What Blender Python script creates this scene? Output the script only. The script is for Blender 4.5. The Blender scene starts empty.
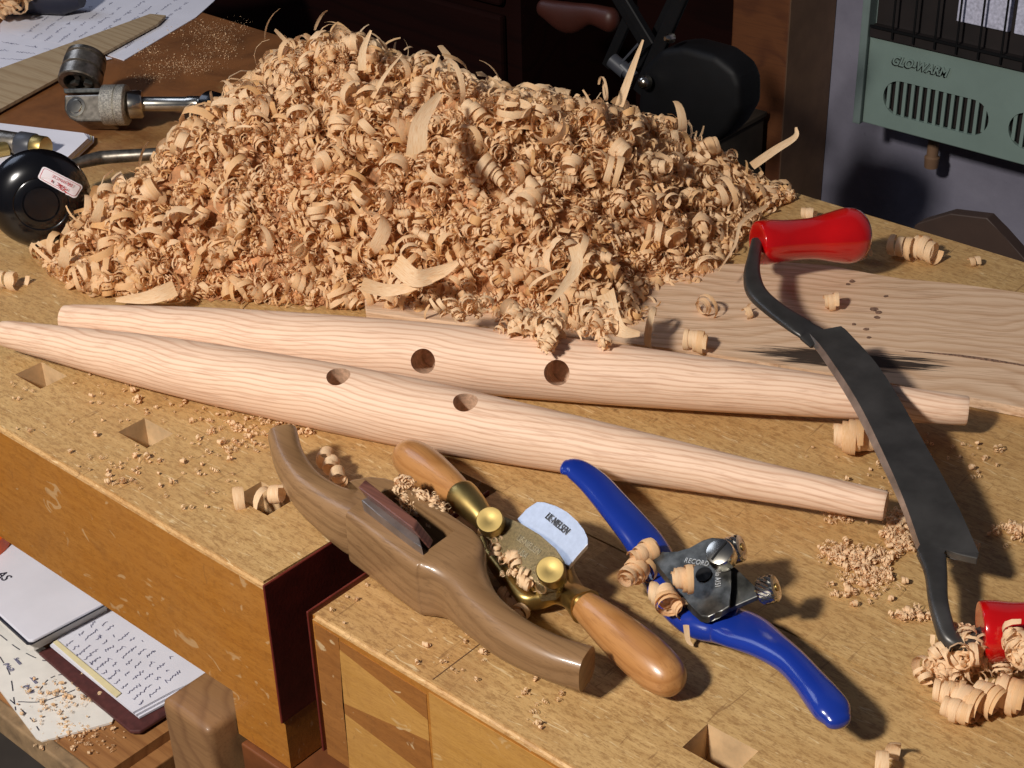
import bpy, bmesh, math, random
import numpy as np
from mathutils import Vector, Matrix
PI = math.pi
random.seed(7); rng = np.random.default_rng(7)
S = bpy.context.scene
COL = S.collection
ZB = 0.86            # height of the bench top above the floor; below, z = 0 is the bench top
# ---------------------------------------------------------------- camera geometry
F = 1630.15; CH = 0.53
RX = Vector((0.75215665, 0.32601652, -0.57268979))
RY = Vector((0.65849071, -0.40546379, 0.6340261))
RZ = Vector((-0.02550199, -0.85399786, -0.51965114))
def ray(px, py):
    v = Vector((px-512, py-384, F))
    return Vector((RX.dot(v), RY.dot(v), RZ.dot(v)))
def P(px, py, z=0.0):
    d = ray(px, py); t = (z-CH)/d.z
    return Vector((0, 0, CH)) + d*t
def PY(px, py, y):
    d = ray(px, py); return Vector((0, 0, CH)) + d*(y/d.y)
def Q(p):
    q = Vector(p)-Vector((0, 0, CH))
    c = [RX[i]*q.x+RY[i]*q.y+RZ[i]*q.z for i in range(3)]
    return 512+F*c[0]/c[2], 384+F*c[1]/c[2]
# ---------------------------------------------------------------- materials
def sc(r, g, b):
    f = lambda v: (v/255/12.92) if v/255 <= .04045 else ((v/255+.055)/1.055)**2.4
    return (f(r), f(g), f(b), 1)
class MT:
    def __init__(s, name, rough=.5, metal=0, spec=.5, coat=0):
        s.m = bpy.data.materials.new(name); s.m.use_nodes = True
        s.nt = s.m.node_tree; s.b = s.nt.nodes['Principled BSDF']
        s.b.inputs['Roughness'].default_value = rough; s.b.inputs['Metallic'].default_value = metal
        s.b.inputs['Specular IOR Level'].default_value = spec; s.b.inputs['Coat Weight'].default_value = coat
        s.b.inputs['Coat Roughness'].default_value = .12
        s.out = s.nt.nodes['Material Output']
    def n(s, t, **k):
        n = s.nt.nodes.new(t)
        for a, b in k.items():
            if hasattr(n, a) and a not in ('Scale', 'Location'): setattr(n, a, b)
            else: n.inputs[a].default_value = b
        return n
    def l(s, a, b): s.nt.links.new(a, b)
    def coord(s, scale=(1, 1, 1), rot=(0, 0, 0), loc=(0, 0, 0), kind='Object'):
        t = s.n('ShaderNodeTexCoord'); m = s.n('ShaderNodeMapping')
        m.inputs['Scale'].default_value = scale; m.inputs['Rotation'].default_value = rot; m.inputs['Location'].default_value = loc
        s.l(t.outputs[kind], m.inputs['Vector']); return m.outputs['Vector']
    def noise(s, v, scale, detail=4, rough=.55, dist=0):
        n = s.n('ShaderNodeTexNoise'); n.inputs['Scale'].default_value = scale; n.inputs['Detail'].default_value = detail
        n.inputs['Roughness'].default_value = rough; n.inputs['Distortion'].default_value = dist
        s.l(v, n.inputs['Vector']); return n.outputs['Fac']
    def ramp(s, f, stops):
        r = s.n('ShaderNodeValToRGB'); e = r.color_ramp.elements
        while len(e) < len(stops): e.new(.5)
        for i, (p, c) in enumerate(stops):
            e[i].position = p; e[i].color = c if len(c) == 4 else (*c, 1)
        s.l(f, r.inputs['Fac']); return r.outputs['Color']
    def mix(s, f, a, b, mode='MIX'):
        m = s.n('ShaderNodeMix', data_type='RGBA', blend_type=mode)
        for i, v in ((0, f), (6, a), (7, b)):
            if hasattr(v, 'node'): s.l(v, m.inputs[i])
            else: m.inputs[i].default_value = v
        return m.outputs[2]
    def base(s, c):
        if hasattr(c, 'node'): s.l(c, s.b.inputs['Base Color'])
        else: s.b.inputs['Base Color'].default_value = c
        return s
    def bump(s, f, strength=.3, dist=.001):
        b = s.n('ShaderNodeBump'); b.inputs['Strength'].default_value = strength; b.inputs['Distance'].default_value = dist
        s.l(f, b.inputs['Height']); s.l(b.outputs['Normal'], s.b.inputs['Normal']); return s
def bw(v): return (v, v, v, 1)
def plain(name, c, rough=.5, metal=0, spec=.5, coat=0, var=.12, nscale=60, bump=0):
    t = MT(name, rough, metal, spec, coat)
    v = t.coord(); n = t.noise(v, nscale, 4)
    lo = tuple(x*(1-var*1.6) for x in c[:3])+(1,); hi = tuple(min(1, x*(1+var)) for x in c[:3])+(1,)
    t.base(t.ramp(n, [(.3, lo), (.7, hi)]))
    if bump: t.bump(t.noise(v, nscale*6, 3), bump, .0005)
    return t.m
def wood(name, cols, scale=(1, 1, 1), rings=60, rot=(0, 0, 0), loc=(0, .004, .045), dist=2.4, rough=.5, spec=.4, coat=0, pore=.3, blotch=.0, bumpv=.15, edge=.3):
    """growth rings about a line beside the local X axis, cut by the surface into long grain and cathedrals"""
    t = MT(name, rough, 0, spec, coat)
    v = t.coord((1, 1, 1), rot, loc)
    sp = t.n('ShaderNodeSeparateXYZ'); t.l(v, sp.inputs[0])
    def math_(op, a, b=None, c=None):
        m = t.n('ShaderNodeMath', operation=op)
        for i, q in enumerate((a, b, c)):
            if q is None: continue
            if hasattr(q, 'node'): t.l(q, m.inputs[i])
            else: m.inputs[i].default_value = q
        return m.outputs[0]
    r = math_('SQRT', math_('ADD', math_('MULTIPLY', sp.outputs[1], sp.outputs[1]), math_('MULTIPLY', sp.outputs[2], sp.outputs[2])))
    n1 = t.noise(t.coord((1.6*scale[0]/.16, 13, 13), rot), 1, 2, .45)
    n2 = t.noise(t.coord((26, 160, 160), rot), 1, 3, .6)
    val = math_('MULTIPLY_ADD', r, rings*2.2, math_('MULTIPLY_ADD', n1, dist*2, math_('MULTIPLY', n2, .28)))
    fr = math_('FRACT', val)
    col = t.ramp(fr, [(0, cols[1]), (edge, cols[0]), (.82, cols[0]), (1, cols[1])])
    p = t.noise(t.coord((14, 420, 420), rot), 1.6, 3, .7)
    pm = t.ramp(p, [(.50, bw(0)), (.66, bw(pore))])
    col = t.mix(pm, col, cols[2])
    if blotch:
        bl = t.noise(t.coord((3, 12, 12)), 3, 4)
        col = t.mix(t.ramp(bl, [(.4, bw(0)), (.7, bw(blotch))]), col, cols[1])
    t.base(col)
    if bumpv: t.bump(p, bumpv, .0004)
    return t.m
M = {}
M['oak'] = wood('sanded_oak', [sc(230, 197, 168), sc(206, 164, 134), sc(166, 118, 88)], rings=150, rot=(.5, 0, 0), loc=(0, .008, .050), dist=2.6, rough=.62, pore=.38, bumpv=.2)
M['oak_cut'] = plain('oak_end_grain', sc(205, 168, 138), .7, nscale=400, var=.2)
def board_mat():
    """raw oak; the local origin is the knot"""
    M['tmpwood'] = m = wood('raw_oak_board', [sc(216, 184, 152), sc(196, 160, 126), sc(150, 108, 78)], rings=70, loc=(0, .10, .16), dist=2.6, rough=.75, spec=.2, pore=.5, bumpv=.35, edge=.45)
    t = MT.__new__(MT); t.m = m; t.nt = m.node_tree; t.b = t.nt.nodes['Principled BSDF']; t.out = t.nt.nodes['Material Output']
    old = t.b.inputs['Base Color'].links[0].from_socket
    g = t.n('ShaderNodeTexGradient', gradient_type='SPHERICAL'); t.l(t.coord((1/.085, 1/.017, 1), (0, 0, 0), (-.22, 0, 0)), g.inputs[0])
    n = t.noise(t.coord((22, 420, 1), (0, 0, .03)), 1, 4, .65, .3)
    m1 = t.n('ShaderNodeMath', operation='MULTIPLY_ADD'); t.l(n, m1.inputs[0]); m1.inputs[1].default_value = 1.5
    m0 = t.n('ShaderNodeMath', operation='MULTIPLY_ADD'); t.l(g.outputs['Fac'], m0.inputs[0]); m0.inputs[1].default_value = 1.0; m0.inputs[2].default_value = -.92
    t.l(m0.outputs[0], m1.inputs[2])
    k = t.ramp(m1.outputs[0], [(.08, bw(0)), (.30, bw(.95))])
    t.base(t.mix(k, old, sc(36, 30, 28)))
    return m
M['board'] = board_mat()
M['bark'] = plain('dark_knot', sc(34, 30, 29), .85, nscale=300, var=.5)
M['knotbrown'] = plain('brown_streak', sc(128, 98, 78), .8, nscale=500, var=.4)
def bench_mat(name, a, b, dark, rough=.5, coat=.0, fleck=.5, scratch=.5, amber=.4, stain=False):
    t = MT(name, rough, 0, .45, coat)
    v = t.coord()
    g = t.noise(t.coord((7, 90, 90)), 3, 5, .6)           # long grain along the bench
    col = t.ramp(g, [(.3, a), (.72, b)])
    f = t.noise(t.coord((130, 420, 420)), 2.2, 3, .6)     # beech flecks
    col = t.mix(t.ramp(f, [(.54, bw(0)), (.64, bw(fleck))]), col, dark)
    bl = t.noise(v, 7, 6, .65)
    col = t.mix(t.ramp(bl, [(.42, bw(0)), (.62, bw(amber))]), col, sc(174, 126, 70))
    dk = t.noise(v, 24, 7, .7, .6)
    col = t.mix(t.ramp(dk, [(.56, bw(0)), (.72, bw(.3))]), col, sc(132, 92, 52))
    mt_ = t.noise(t.coord((.5, 1.2, 1)), 300, 5, .75)
    col = t.mix(t.ramp(mt_, [(.50, bw(0)), (.60, bw(fleck*1.1))]), col, dark)
    s1 = t.noise(t.coord((40, 300, 60), (0, 0, 1.1)), 1.4, 2, .5, 1.2)
    col = t.mix(t.ramp(s1, [(.66, bw(0)), (.70, bw(scratch))]), col, sc(228, 205, 160))
    s2 = t.noise(t.coord((300, 30, 60), (0, 0, .4)), 1.1, 2, .5, 1.0)
    col = t.mix(t.ramp(s2, [(.68, bw(0)), (.73, bw(scratch))]), col, sc(110, 76, 44))
    if stain:
        g = t.n('ShaderNodeTexGradient', gradient_type='SPHERICAL'); t.l(t.coord((1/.70, 1/.62, 1), (0, 0, 0), (.62/.70, -.30/.62, 0)), g.inputs[0])
        ad = t.n('ShaderNodeMath', operation='MULTIPLY_ADD'); t.l(bl, ad.inputs[0]); ad.inputs[1].default_value = .8; t.l(g.outputs['Fac'], ad.inputs[2])
        col = t.mix(t.ramp(ad.outputs[0], [(.60, bw(0)), (.86, bw(.95))]), col, t.mix(t.ramp(dk, [(.4, bw(0)), (.7, bw(1))]), sc(128, 78, 40), sc(96, 56, 28)))
    t.base(col)
    t.l(t.ramp(bl, [(.3, bw(rough-.08)), (.7, bw(rough+.12))]), t.b.inputs['Roughness'])
    t.bump(t.noise(t.coord((120, 500, 500)), 2, 4), .35, .0005)
    return t.m
M['bench'] = bench_mat('worn_beech_top', sc(178, 142, 90), sc(204, 169, 114), sc(138, 100, 58), stain=True)
M['bench_end'] = bench_mat('worn_beech_end_block', sc(172, 132, 80), sc(198, 158, 104), sc(130, 90, 52), amber=.5)
M['amber'] = bench_mat('amber_varnished_beech', sc(164, 102, 34), sc(182, 120, 46), sc(132, 80, 26), rough=.4, coat=.15, fleck=.28, scratch=.28, amber=.3)
M['amber_lt'] = bench_mat('pale_varnished_beech', sc(182, 132, 62), sc(196, 146, 76), sc(160, 110, 56), rough=.42, coat=.1, fleck=.25, scratch=.25, amber=.35)
M['brown_band'] = bench_mat('brown_varnished_band', sc(140, 88, 40), sc(158, 102, 48), sc(110, 66, 30), rough=.42, coat=.1, fleck=.2, scratch=.5, amber=.1)
M['worn'] = bench_mat('worn_bare_edge', sc(190, 152, 98), sc(214, 180, 130), sc(150, 108, 60), scratch=.5, amber=.6)
M['holewood'] = plain('hole_side_wood', sc(206, 172, 128), .6, nscale=80, var=.15)
M['vault'] = plain('dark_bench_wood', sc(92, 62, 38), .7, nscale=40)
M['leather'] = plain('oxblood_leather', sc(104, 36, 26), .5, nscale=90, var=.2, bump=.2)
def shaving_mat():
    t = MT('oak_shaving', .6, 0, .3)
    uv = t.coord((14, 1.2, 1), kind='UV')
    n = t.noise(uv, 2.2, 3, .6)
    col = t.ramp(n, [(.3, sc(228, 180, 128)), (.5, sc(246, 214, 172)), (.75, sc(252, 230, 196))])
    v = t.coord((0, .013, 0), kind='UV'); n2 = t.noise(v, 9, 2)
    col = t.mix(t.ramp(n2, [(.42, bw(0)), (.62, bw(.75))]), col, sc(228, 174, 106))
    t.base(col)
    tr = t.n('ShaderNodeBsdfTranslucent'); t.l(col, tr.inputs['Color'])
    mx = t.n('ShaderNodeMixShader'); mx.inputs[0].default_value = .30
    t.l(t.b.outputs[0], mx.inputs[1]); t.l(tr.outputs[0], mx.inputs[2]); t.l(mx.outputs[0], t.out.inputs['Surface'])
    t.bump(n, .3, .0004)
    return t.m
M['shaving'] = shaving_mat()
M['heapcore'] = plain('shaded_core_tone', sc(182, 128, 84), .85, nscale=140, var=.4, bump=1)  # core coloured darker than the curls, shade of the gaps put into it
M['walnutish'] = wood('aged_beech_tool', [sc(146, 112, 76), sc(124, 92, 60), sc(92, 66, 42)], scale=(.3, 1, 1), rings=70, dist=2, rough=.42, spec=.5, coat=.25, pore=.45, blotch=.5)
M['rosewood'] = wood('rosewood_wedge', [sc(112, 72, 60), sc(84, 50, 44), sc(52, 30, 28)], rings=220, rough=.38, coat=.2, pore=.5)
M['handle'] = wood('honey_hardwood_handle', [sc(178, 126, 74), sc(162, 110, 60), sc(130, 84, 44)], scale=(.2, 1, 1), rings=90, dist=2, rough=.34, spec=.5, coat=.4, pore=.4)
M['brass'] = plain('polished_brass', sc(190, 164, 102), .40, 1, nscale=90, var=.12)
M['bronze'] = plain('cast_bronze_cap', sc(150, 132, 96), .42, .9, nscale=900, var=.25, bump=.5)
M['knurl'] = plain('knurled_nickel', sc(200, 195, 182), .4, .9, nscale=900, var=.4, bump=1)
M['steel'] = plain('bright_steel_blade', sc(222, 224, 228), .42, 1, nscale=300, var=.05)
M['gunmetal'] = plain('dark_oiled_steel', sc(96, 96, 92), .40, .8, nscale=160, var=.4)
M['drawsteel'] = plain('forged_dark_steel', sc(88, 86, 83), .42, .7, nscale=40, var=.25)
M['bevelsteel'] = plain('ground_steel_bevel', sc(165, 155, 148), .38, .8, nscale=80, var=.2)
M['chrome'] = plain('nickel_plate', sc(200, 195, 182), .22, 1, nscale=120, var=.15)
M['worn_nickel'] = plain('worn_nickel', sc(150, 142, 130), .36, .95, nscale=180, var=.3)
M['blue'] = plain('blue_enamel', sc(24, 50, 140), .22, 0, .5, .6, var=.06, nscale=20)
M['red'] = plain('red_lacquer', sc(182, 10, 12), .16, 0, .55, .8, var=.1, nscale=30)
M['black'] = plain('black_plastic', sc(14, 14, 17), .2, 0, .5, .3, var=.2)
M['blackm'] = plain('black_enamel', sc(7, 7, 9), .6, 0, .25, var=.2)
M['greyplastic'] = plain('dark_grey_fitting', sc(60, 62, 68), .4, 0, .5)
M['sticker'] = plain('white_sticker', sc(235, 228, 232), .5, var=.03)
M['redink'] = plain('red_print', sc(190, 60, 70), .6)
M['greyink'] = plain('etched_grey_text', sc(70, 72, 80), .5)
M['silverink'] = plain('cast_raised_letter', sc(200, 200, 196), .4, .5)
M['bronzeink'] = plain('raised_bronze_letter', sc(196, 178, 140), .35, .9)
M['paper'] = plain('white_paper', sc(222, 222, 232), .8, spec=.2, nscale=30, var=.03)
M['paperc'] = plain('cream_paper', sc(226, 222, 214), .8, spec=.2, nscale=60, var=.05)
M['cream'] = plain('yellowed_card', sc(226, 214, 170), .8, spec=.2, var=.05)
M['ink'] = plain('blue_black_ink', sc(112, 112, 140), .7)
M['inkdk'] = plain('dark_print', sc(48, 46, 62), .7)
M['maroon'] = plain('maroon_cover', sc(84, 44, 42), .55, nscale=200, var=.2)
M['navy'] = plain('navy_cover', sc(26, 28, 44), .5)
M['strip'] = wood('pale_grey_wood_strip', [sc(172, 150, 118), sc(156, 132, 100), sc(124, 100, 74)], scale=(.3, 1, 1), rings=60, rough=.7, pore=.4)
M['ply'] = wood('shelf_plywood', [sc(160, 112, 66), sc(138, 92, 52), sc(96, 60, 34)], scale=(.3, 1, 1), rings=30, rough=.55, pore=.4, blotch=.5)
M['plyedge'] = plain('plywood_edge', sc(150, 122, 88), .8, nscale=60, var=.3)
M['legwood'] = wood('brown_leg_wood', [sc(140, 104, 68), sc(120, 86, 56), sc(92, 62, 38)], scale=(1, 1, .3), rot=(0, PI/2, 0), rings=40, rough=.5, coat=.1, pore=.4, blotch=.5)
M['redboard'] = plain('reddish_board', sc(108, 60, 26), .6, nscale=40, var=.2)
M['orange'] = plain('orange_plastic', sc(226, 92, 30), .4)
M['dust'] = plain('wood_dust', sc(225, 205, 190), .9, var=.1)
M['darkwood'] = wood('dark_stained_wood', [sc(26, 9, 7), sc(20, 7, 6), sc(14, 6, 5)], scale=(.3, 1, 1), rings=12, rough=.8, spec=.05)
M['postwood'] = wood('brown_post_wood', [sc(100, 58, 30), sc(84, 46, 24), sc(62, 34, 20)], rot=(0, PI/2, 0), rings=14, rough=.6, pore=.3)
M['postdark'] = plain('plain_brown', sc(128, 98, 74), .7, nscale=30)
def wall_mat():
    t = MT('lavender_grey_plaster', .9, 0, .2)
    v = t.coord(); n = t.noise(v, 14, 6, .65)
    col = t.ramp(n, [(.3, sc(118, 116, 130)), (.7, sc(134, 132, 146))])
    n2 = t.noise(v, 60, 5, .7)
    col = t.mix(t.ramp(n2, [(.63, bw(0)), (.72, bw(.6))]), col, sc(104, 100, 112))
    t.base(col); t.bump(t.noise(v, 60, 6), .4, .002); return t.m
M['wall'] = wall_mat()
M['heater'] = plain('sage_enamel', sc(120, 138, 130), .5, 0, .4, var=.04, nscale=30)
M['heaterside'] = plain('grey_green_casing', sc(112, 126, 122), .5, var=.04)
M['heatdark'] = plain('heater_dark_inside', sc(30, 22, 20), .6, nscale=20, var=.3)
M['ceramic'] = plain('ceramic_plaque', sc(196, 196, 214), .8, nscale=300, var=.2)
M['handledark'] = plain('dark_red_brown_wood', sc(62, 26, 16), .5, nscale=30)
M['floor'] = plain('dark_concrete_floor', sc(88, 80, 74), .85, nscale=8, var=.2)
M['armbrown'] = plain('dark_brown_case', sc(58, 42, 34), .6, nscale=30)
M['greyblock'] = plain('grey_brown_timber', sc(60, 50, 38), .8, nscale=40, var=.2)
# ---------------------------------------------------------------- geometry helpers
W = {}; WM = {}
def mat_of(o): return WM.get(o.name, Matrix.Translation(W.get(o.name, Vector((0, 0, 0)))))
def loc_of(o): return W.get(o.name, Vector((0, 0, 0)))
def tag(o, label=None, cat=None, group=None, kind=None):
    if label: o['label'] = label
    if cat: o['category'] = cat
    if group: o['group'] = group
    if kind: o['kind'] = kind
    return o
def thing(name, label, cat, loc, group=None):
    o = bpy.data.objects.new(name, None); COL.objects.link(o); o.empty_display_size = .02
    o.location = loc; W[o.name] = Vector(loc)
    return tag(o, label, cat, group)
def fin(name, bm, mats, parent=None, frame=None, smooth=None, label=None, cat=None, group=None, kind=None, keep_uv=False):
    """bm: bmesh or (verts, faces); vertices in bench coordinates, or local to frame when frame is given"""
    me = bpy.data.meshes.new(name)
    if isinstance(bm, bmesh.types.BMesh):
        bmesh.ops.recalc_face_normals(bm, faces=bm.faces); bm.to_mesh(me); bm.free()
    elif isinstance(bm, bpy.types.Mesh): me = bm; me.name = name
    else: me.from_pydata(bm[0], [], bm[1])
    o = bpy.data.objects.new(name, me); COL.objects.link(o)
    for m in (mats if isinstance(mats, (list, tuple)) else [mats]): me.materials.append(m)
    if smooth is not None:
        me.shade_smooth()
        if smooth < 180: me.set_sharp_from_angle(angle=math.radians(smooth))
    if frame is None:
        if parent is None:
            co = np.empty(len(me.vertices)*3); me.vertices.foreach_get('co', co); co = co.reshape(-1, 3)
            org = Vector(((co[:, 0].min()+co[:, 0].max())/2, (co[:, 1].min()+co[:, 1].max())/2, co[:, 2].min()))
            o.location = org
            me.transform(Matrix.Translation(-org)); W[o.name] = org
        if parent is not None:
            me.transform(mat_of(parent).inverted()); W[o.name] = loc_of(parent); WM[o.name] = mat_of(parent)
    else:
        W[o.name] = frame.translation.copy(); WM[o.name] = frame.copy()
        if parent is None: o.matrix_world = frame
        else: o.matrix_local = mat_of(parent).inverted() @ frame
    if parent is not None: o.parent = parent
    return tag(o, label, cat, group, kind)
def bm_box(bm, x0, x1, y0, y1, z0, z1, bev=0, seg=2, mi=0):
    vs = [bm.verts.new((x, y, z)) for z in (z0, z1) for x, y in ((x0, y0), (x1, y0), (x1, y1), (x0, y1))]
    fs = [bm.faces.new([vs[i] for i in q]) for q in ((3, 2, 1, 0), (4, 5, 6, 7), (0, 1, 5, 4), (1, 2, 6, 5), (2, 3, 7, 6), (3, 0, 4, 7))]
    for f in fs: f.material_index = mi
    if bev:
        es = list({e for f in fs for e in f.edges})
        bmesh.ops.bevel(bm, geom=es, offset=bev, segments=seg, affect='EDGES', profile=.5)
    return bm
def box(*a, **k): return bm_box(bmesh.new(), *a, **k)
def prism(pts, h, bev=0, bm=None, seg=2, down=True):
    """pts: 3D points of the top outline; extruded by h along -z"""
    bm = bm or bmesh.new()
    n = len(pts)
    top = [bm.verts.new(p) for p in pts]
    off = h if isinstance(h, Vector) else Vector((0, 0, -h))
    bot = [bm.verts.new(Vector(p)+off) for p in pts]
    fs = [bm.faces.new(top), bm.faces.new(bot[::-1])]
    for i in range(n): fs.append(bm.faces.new([top[i], bot[i], bot[(i+1) % n], top[(i+1) % n]]))
    if bev:
        bmesh.ops.bevel(bm, geom=list({e for f in fs for e in f.edges}), offset=bev, segments=seg, affect='EDGES', profile=.5, clamp_overlap=True)
    return bm
def frame_dir(o, x, up=Vector((0, 0, 1))):
    x = Vector(x).normalized(); y = up.cross(x)
    if y.length < 1e-5: y = Vector((0, 1, 0))
    y.normalize(); z = x.cross(y)
    m = Matrix((x, y, z)).transposed().to_4x4(); m.translation = o; return m
def lathe(prof, n=40, bm=None, mat=None, cap=True):
    """profile [(x, r)] around local X"""
    bm = bm or bmesh.new(); rings = []
    mat = mat or Matrix.Identity(4)
    for x, r in prof:
        if r < 1e-6: rings.append([bm.verts.new(mat @ Vector((x, 0, 0)))])
        else: rings.append([bm.verts.new(mat @ Vector((x, r*math.cos(2*PI*i/n), r*math.sin(2*PI*i/n)))) for i in range(n)])
    for a, b in zip(rings, rings[1:]):
        for i in range(n):
            j = (i+1) % n
            if len(a) == 1 and len(b) == 1: continue
            if len(a) == 1: bm.faces.new((a[0], b[j], b[i]))
            elif len(b) == 1: bm.faces.new((a[i], a[j], b[0]))
            else: bm.faces.new((a[i], a[j], b[j], b[i]))
    if cap:
        if len(rings[0]) > 1: bm.faces.new(rings[0][::-1])
        if len(rings[-1]) > 1: bm.faces.new(rings[-1])
    return bm
def catmull(pts, k=6):
    pts = [np.array(p, float) for p in pts]
    p = [2*pts[0]-pts[1]]+pts+[2*pts[-1]-pts[-2]]; out = []
    for i in range(1, len(p)-2):
        for j in range(k):
            t = j/k
            out.append(.5*((2*p[i])+(-p[i-1]+p[i+1])*t+(2*p[i-1]-5*p[i]+4*p[i+1]-p[i+2])*t*t+(-p[i-1]+3*p[i]-3*p[i+1]+p[i+2])*t**3))
    out.append(pts[-1]); return out
def sweep(ctrl, n=24, k=6, e=2.2, bm=None, up=Vector((0, 0, 1)), ends=(1, 1)):
    """ctrl: (x,y,z,w,h[,exponent]); rounded ends where ends flag is 1"""
    bm = bm or bmesh.new()
    c = catmull(ctrl, k)
    pos = [Vector(a[:3]) for a in c]
    rows = []
    def T(i): return (pos[min(i+1, len(pos)-1)]-pos[max(i-1, 0)]).normalized()
    sec = [(pos[i], T(i), abs(c[i][3]), abs(c[i][4]), c[i][5] if len(c[i]) > 5 else e) for i in range(len(c))]
    def capsecs(s, sgn):
        r = min(s[2], s[3])/2; L = []
        for a in (15, 35, 55, 72, 84):
            a = math.radians(a); kx = math.cos(a)
            L.append((s[0]+s[1]*sgn*r*math.sin(a)*ends[0 if sgn < 0 else 1], s[1], s[2]*kx, s[3]*kx, s[4]))
        return L
    if ends[0]: sec = capsecs(sec[0], -1)[::-1]+sec
    if ends[1]: sec = sec+capsecs(sec[-1], 1)
    for p_, t, w, h, ee in sec:
        s = t.cross(up)
        if s.length < 1e-4: s = Vector((1, 0, 0))
        s.normalize(); nn = s.cross(t)
        row = []
        for i in range(n):
            a = 2*PI*i/n; ca, sa = math.cos(a), math.sin(a)
            row.append(bm.verts.new(p_+s*(w/2*math.copysign(abs(ca)**(2/ee), ca))+nn*(h/2*math.copysign(abs(sa)**(2/ee), sa))))
        rows.append(row)
    for a, b in zip(rows, rows[1:]):
        for i in range(n): bm.faces.new((a[i], a[(i+1) % n], b[(i+1) % n], b[i]))
    bm.faces.new(rows[0][::-1]); bm.faces.new(rows[-1])
    return bm
def PL(px, py, anchor, n):
    """pixel ray meets the plane through anchor with normal n"""
    d = ray(px, py); c = Vector((0, 0, CH)); n = Vector(n)
    return c+d*((Vector(anchor)-c).dot(n)/d.dot(n))
def swp(px, **k):
    """control points given as (pixel x, pixel y, z, w, h)"""
    return sweep([(*P(a[0], a[1], a[2]), *a[3:]) for a in px], **k)
def boolean(o, cutters, op='DIFFERENCE'):
    for c in cutters:
        md = o.modifiers.new('b', 'BOOLEAN'); md.operation = op; md.object = c; md.solver = 'EXACT'
        try: md.material_mode = 'TRANSFER'
        except Exception: pass
    bpy.context.view_layer.update()
    me = bpy.data.meshes.new_from_object(o.evaluated_get(bpy.context.evaluated_depsgraph_get()))
    old = o.data; o.modifiers.clear(); o.data = me; nm = old.name; bpy.data.meshes.remove(old); me.name = nm
    for c in cutters:
        bpy.data.objects.remove(c)
    return o
def cutter(bm, mat):
    me = bpy.data.meshes.new('cut'); bmesh.ops.recalc_face_normals(bm, faces=bm.faces); bm.to_mesh(me); bm.free(); me.materials.append(mat)
    o = bpy.data.objects.new('cut', me); COL.objects.link(o); return o
def text(name, s, size, o, xdir, ydir, mat, parent, depth=.0002, align='CENTER', shear=0, spacing=1, label=None, squash=1, bold=0):
    cu = bpy.data.curves.new('t', 'FONT'); cu.body = s; cu.size = size; cu.extrude = depth; cu.align_x = align; cu.align_y = 'CENTER'
    cu.shear = shear; cu.space_character = spacing; cu.resolution_u = 3; cu.offset = bold
    t = bpy.data.objects.new('t', cu); COL.objects.link(t); bpy.context.view_layer.update()
    me = bpy.data.meshes.new_from_object(t.evaluated_get(bpy.context.evaluated_depsgraph_get()))
    bpy.data.objects.remove(t)
    x = Vector(xdir).normalized(); y = Vector(ydir); y = (y-x*y.dot(x)).normalized(); z = x.cross(y)
    m = Matrix((x*squash, y, z)).transposed().to_4x4(); m.translation = Vector(o)+z*depth
    me.transform(m); me.materials.clear()
    return fin(name, me, mat, parent, label=label)
# ---------------------------------------------------------------- setting
def struct(name, bm, m, **k): return fin(name, bm, m, kind='structure', **k)
YW = 1.6
struct('floor', box(-4.5, 2.2, -1.5, YW+.02, -ZB-.05, -ZB), M['floor'])
struct('wall_back', box(-4.5, 2.2, YW, YW+.1, -ZB, 1.6), M['wall'])
tr = struct('trim_1', box(-.928-.075, -.928, 1.5, YW, -ZB, 1.6, bev=.002), [M['postwood'], M['postdark']])
for p in tr.data.polygons:
    if p.normal.x > .5: p.material_index = 1  # right face takes a plain brown of its own, by face direction
tag(tr, 'brown wooden post at the end of the grey wall')

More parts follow.
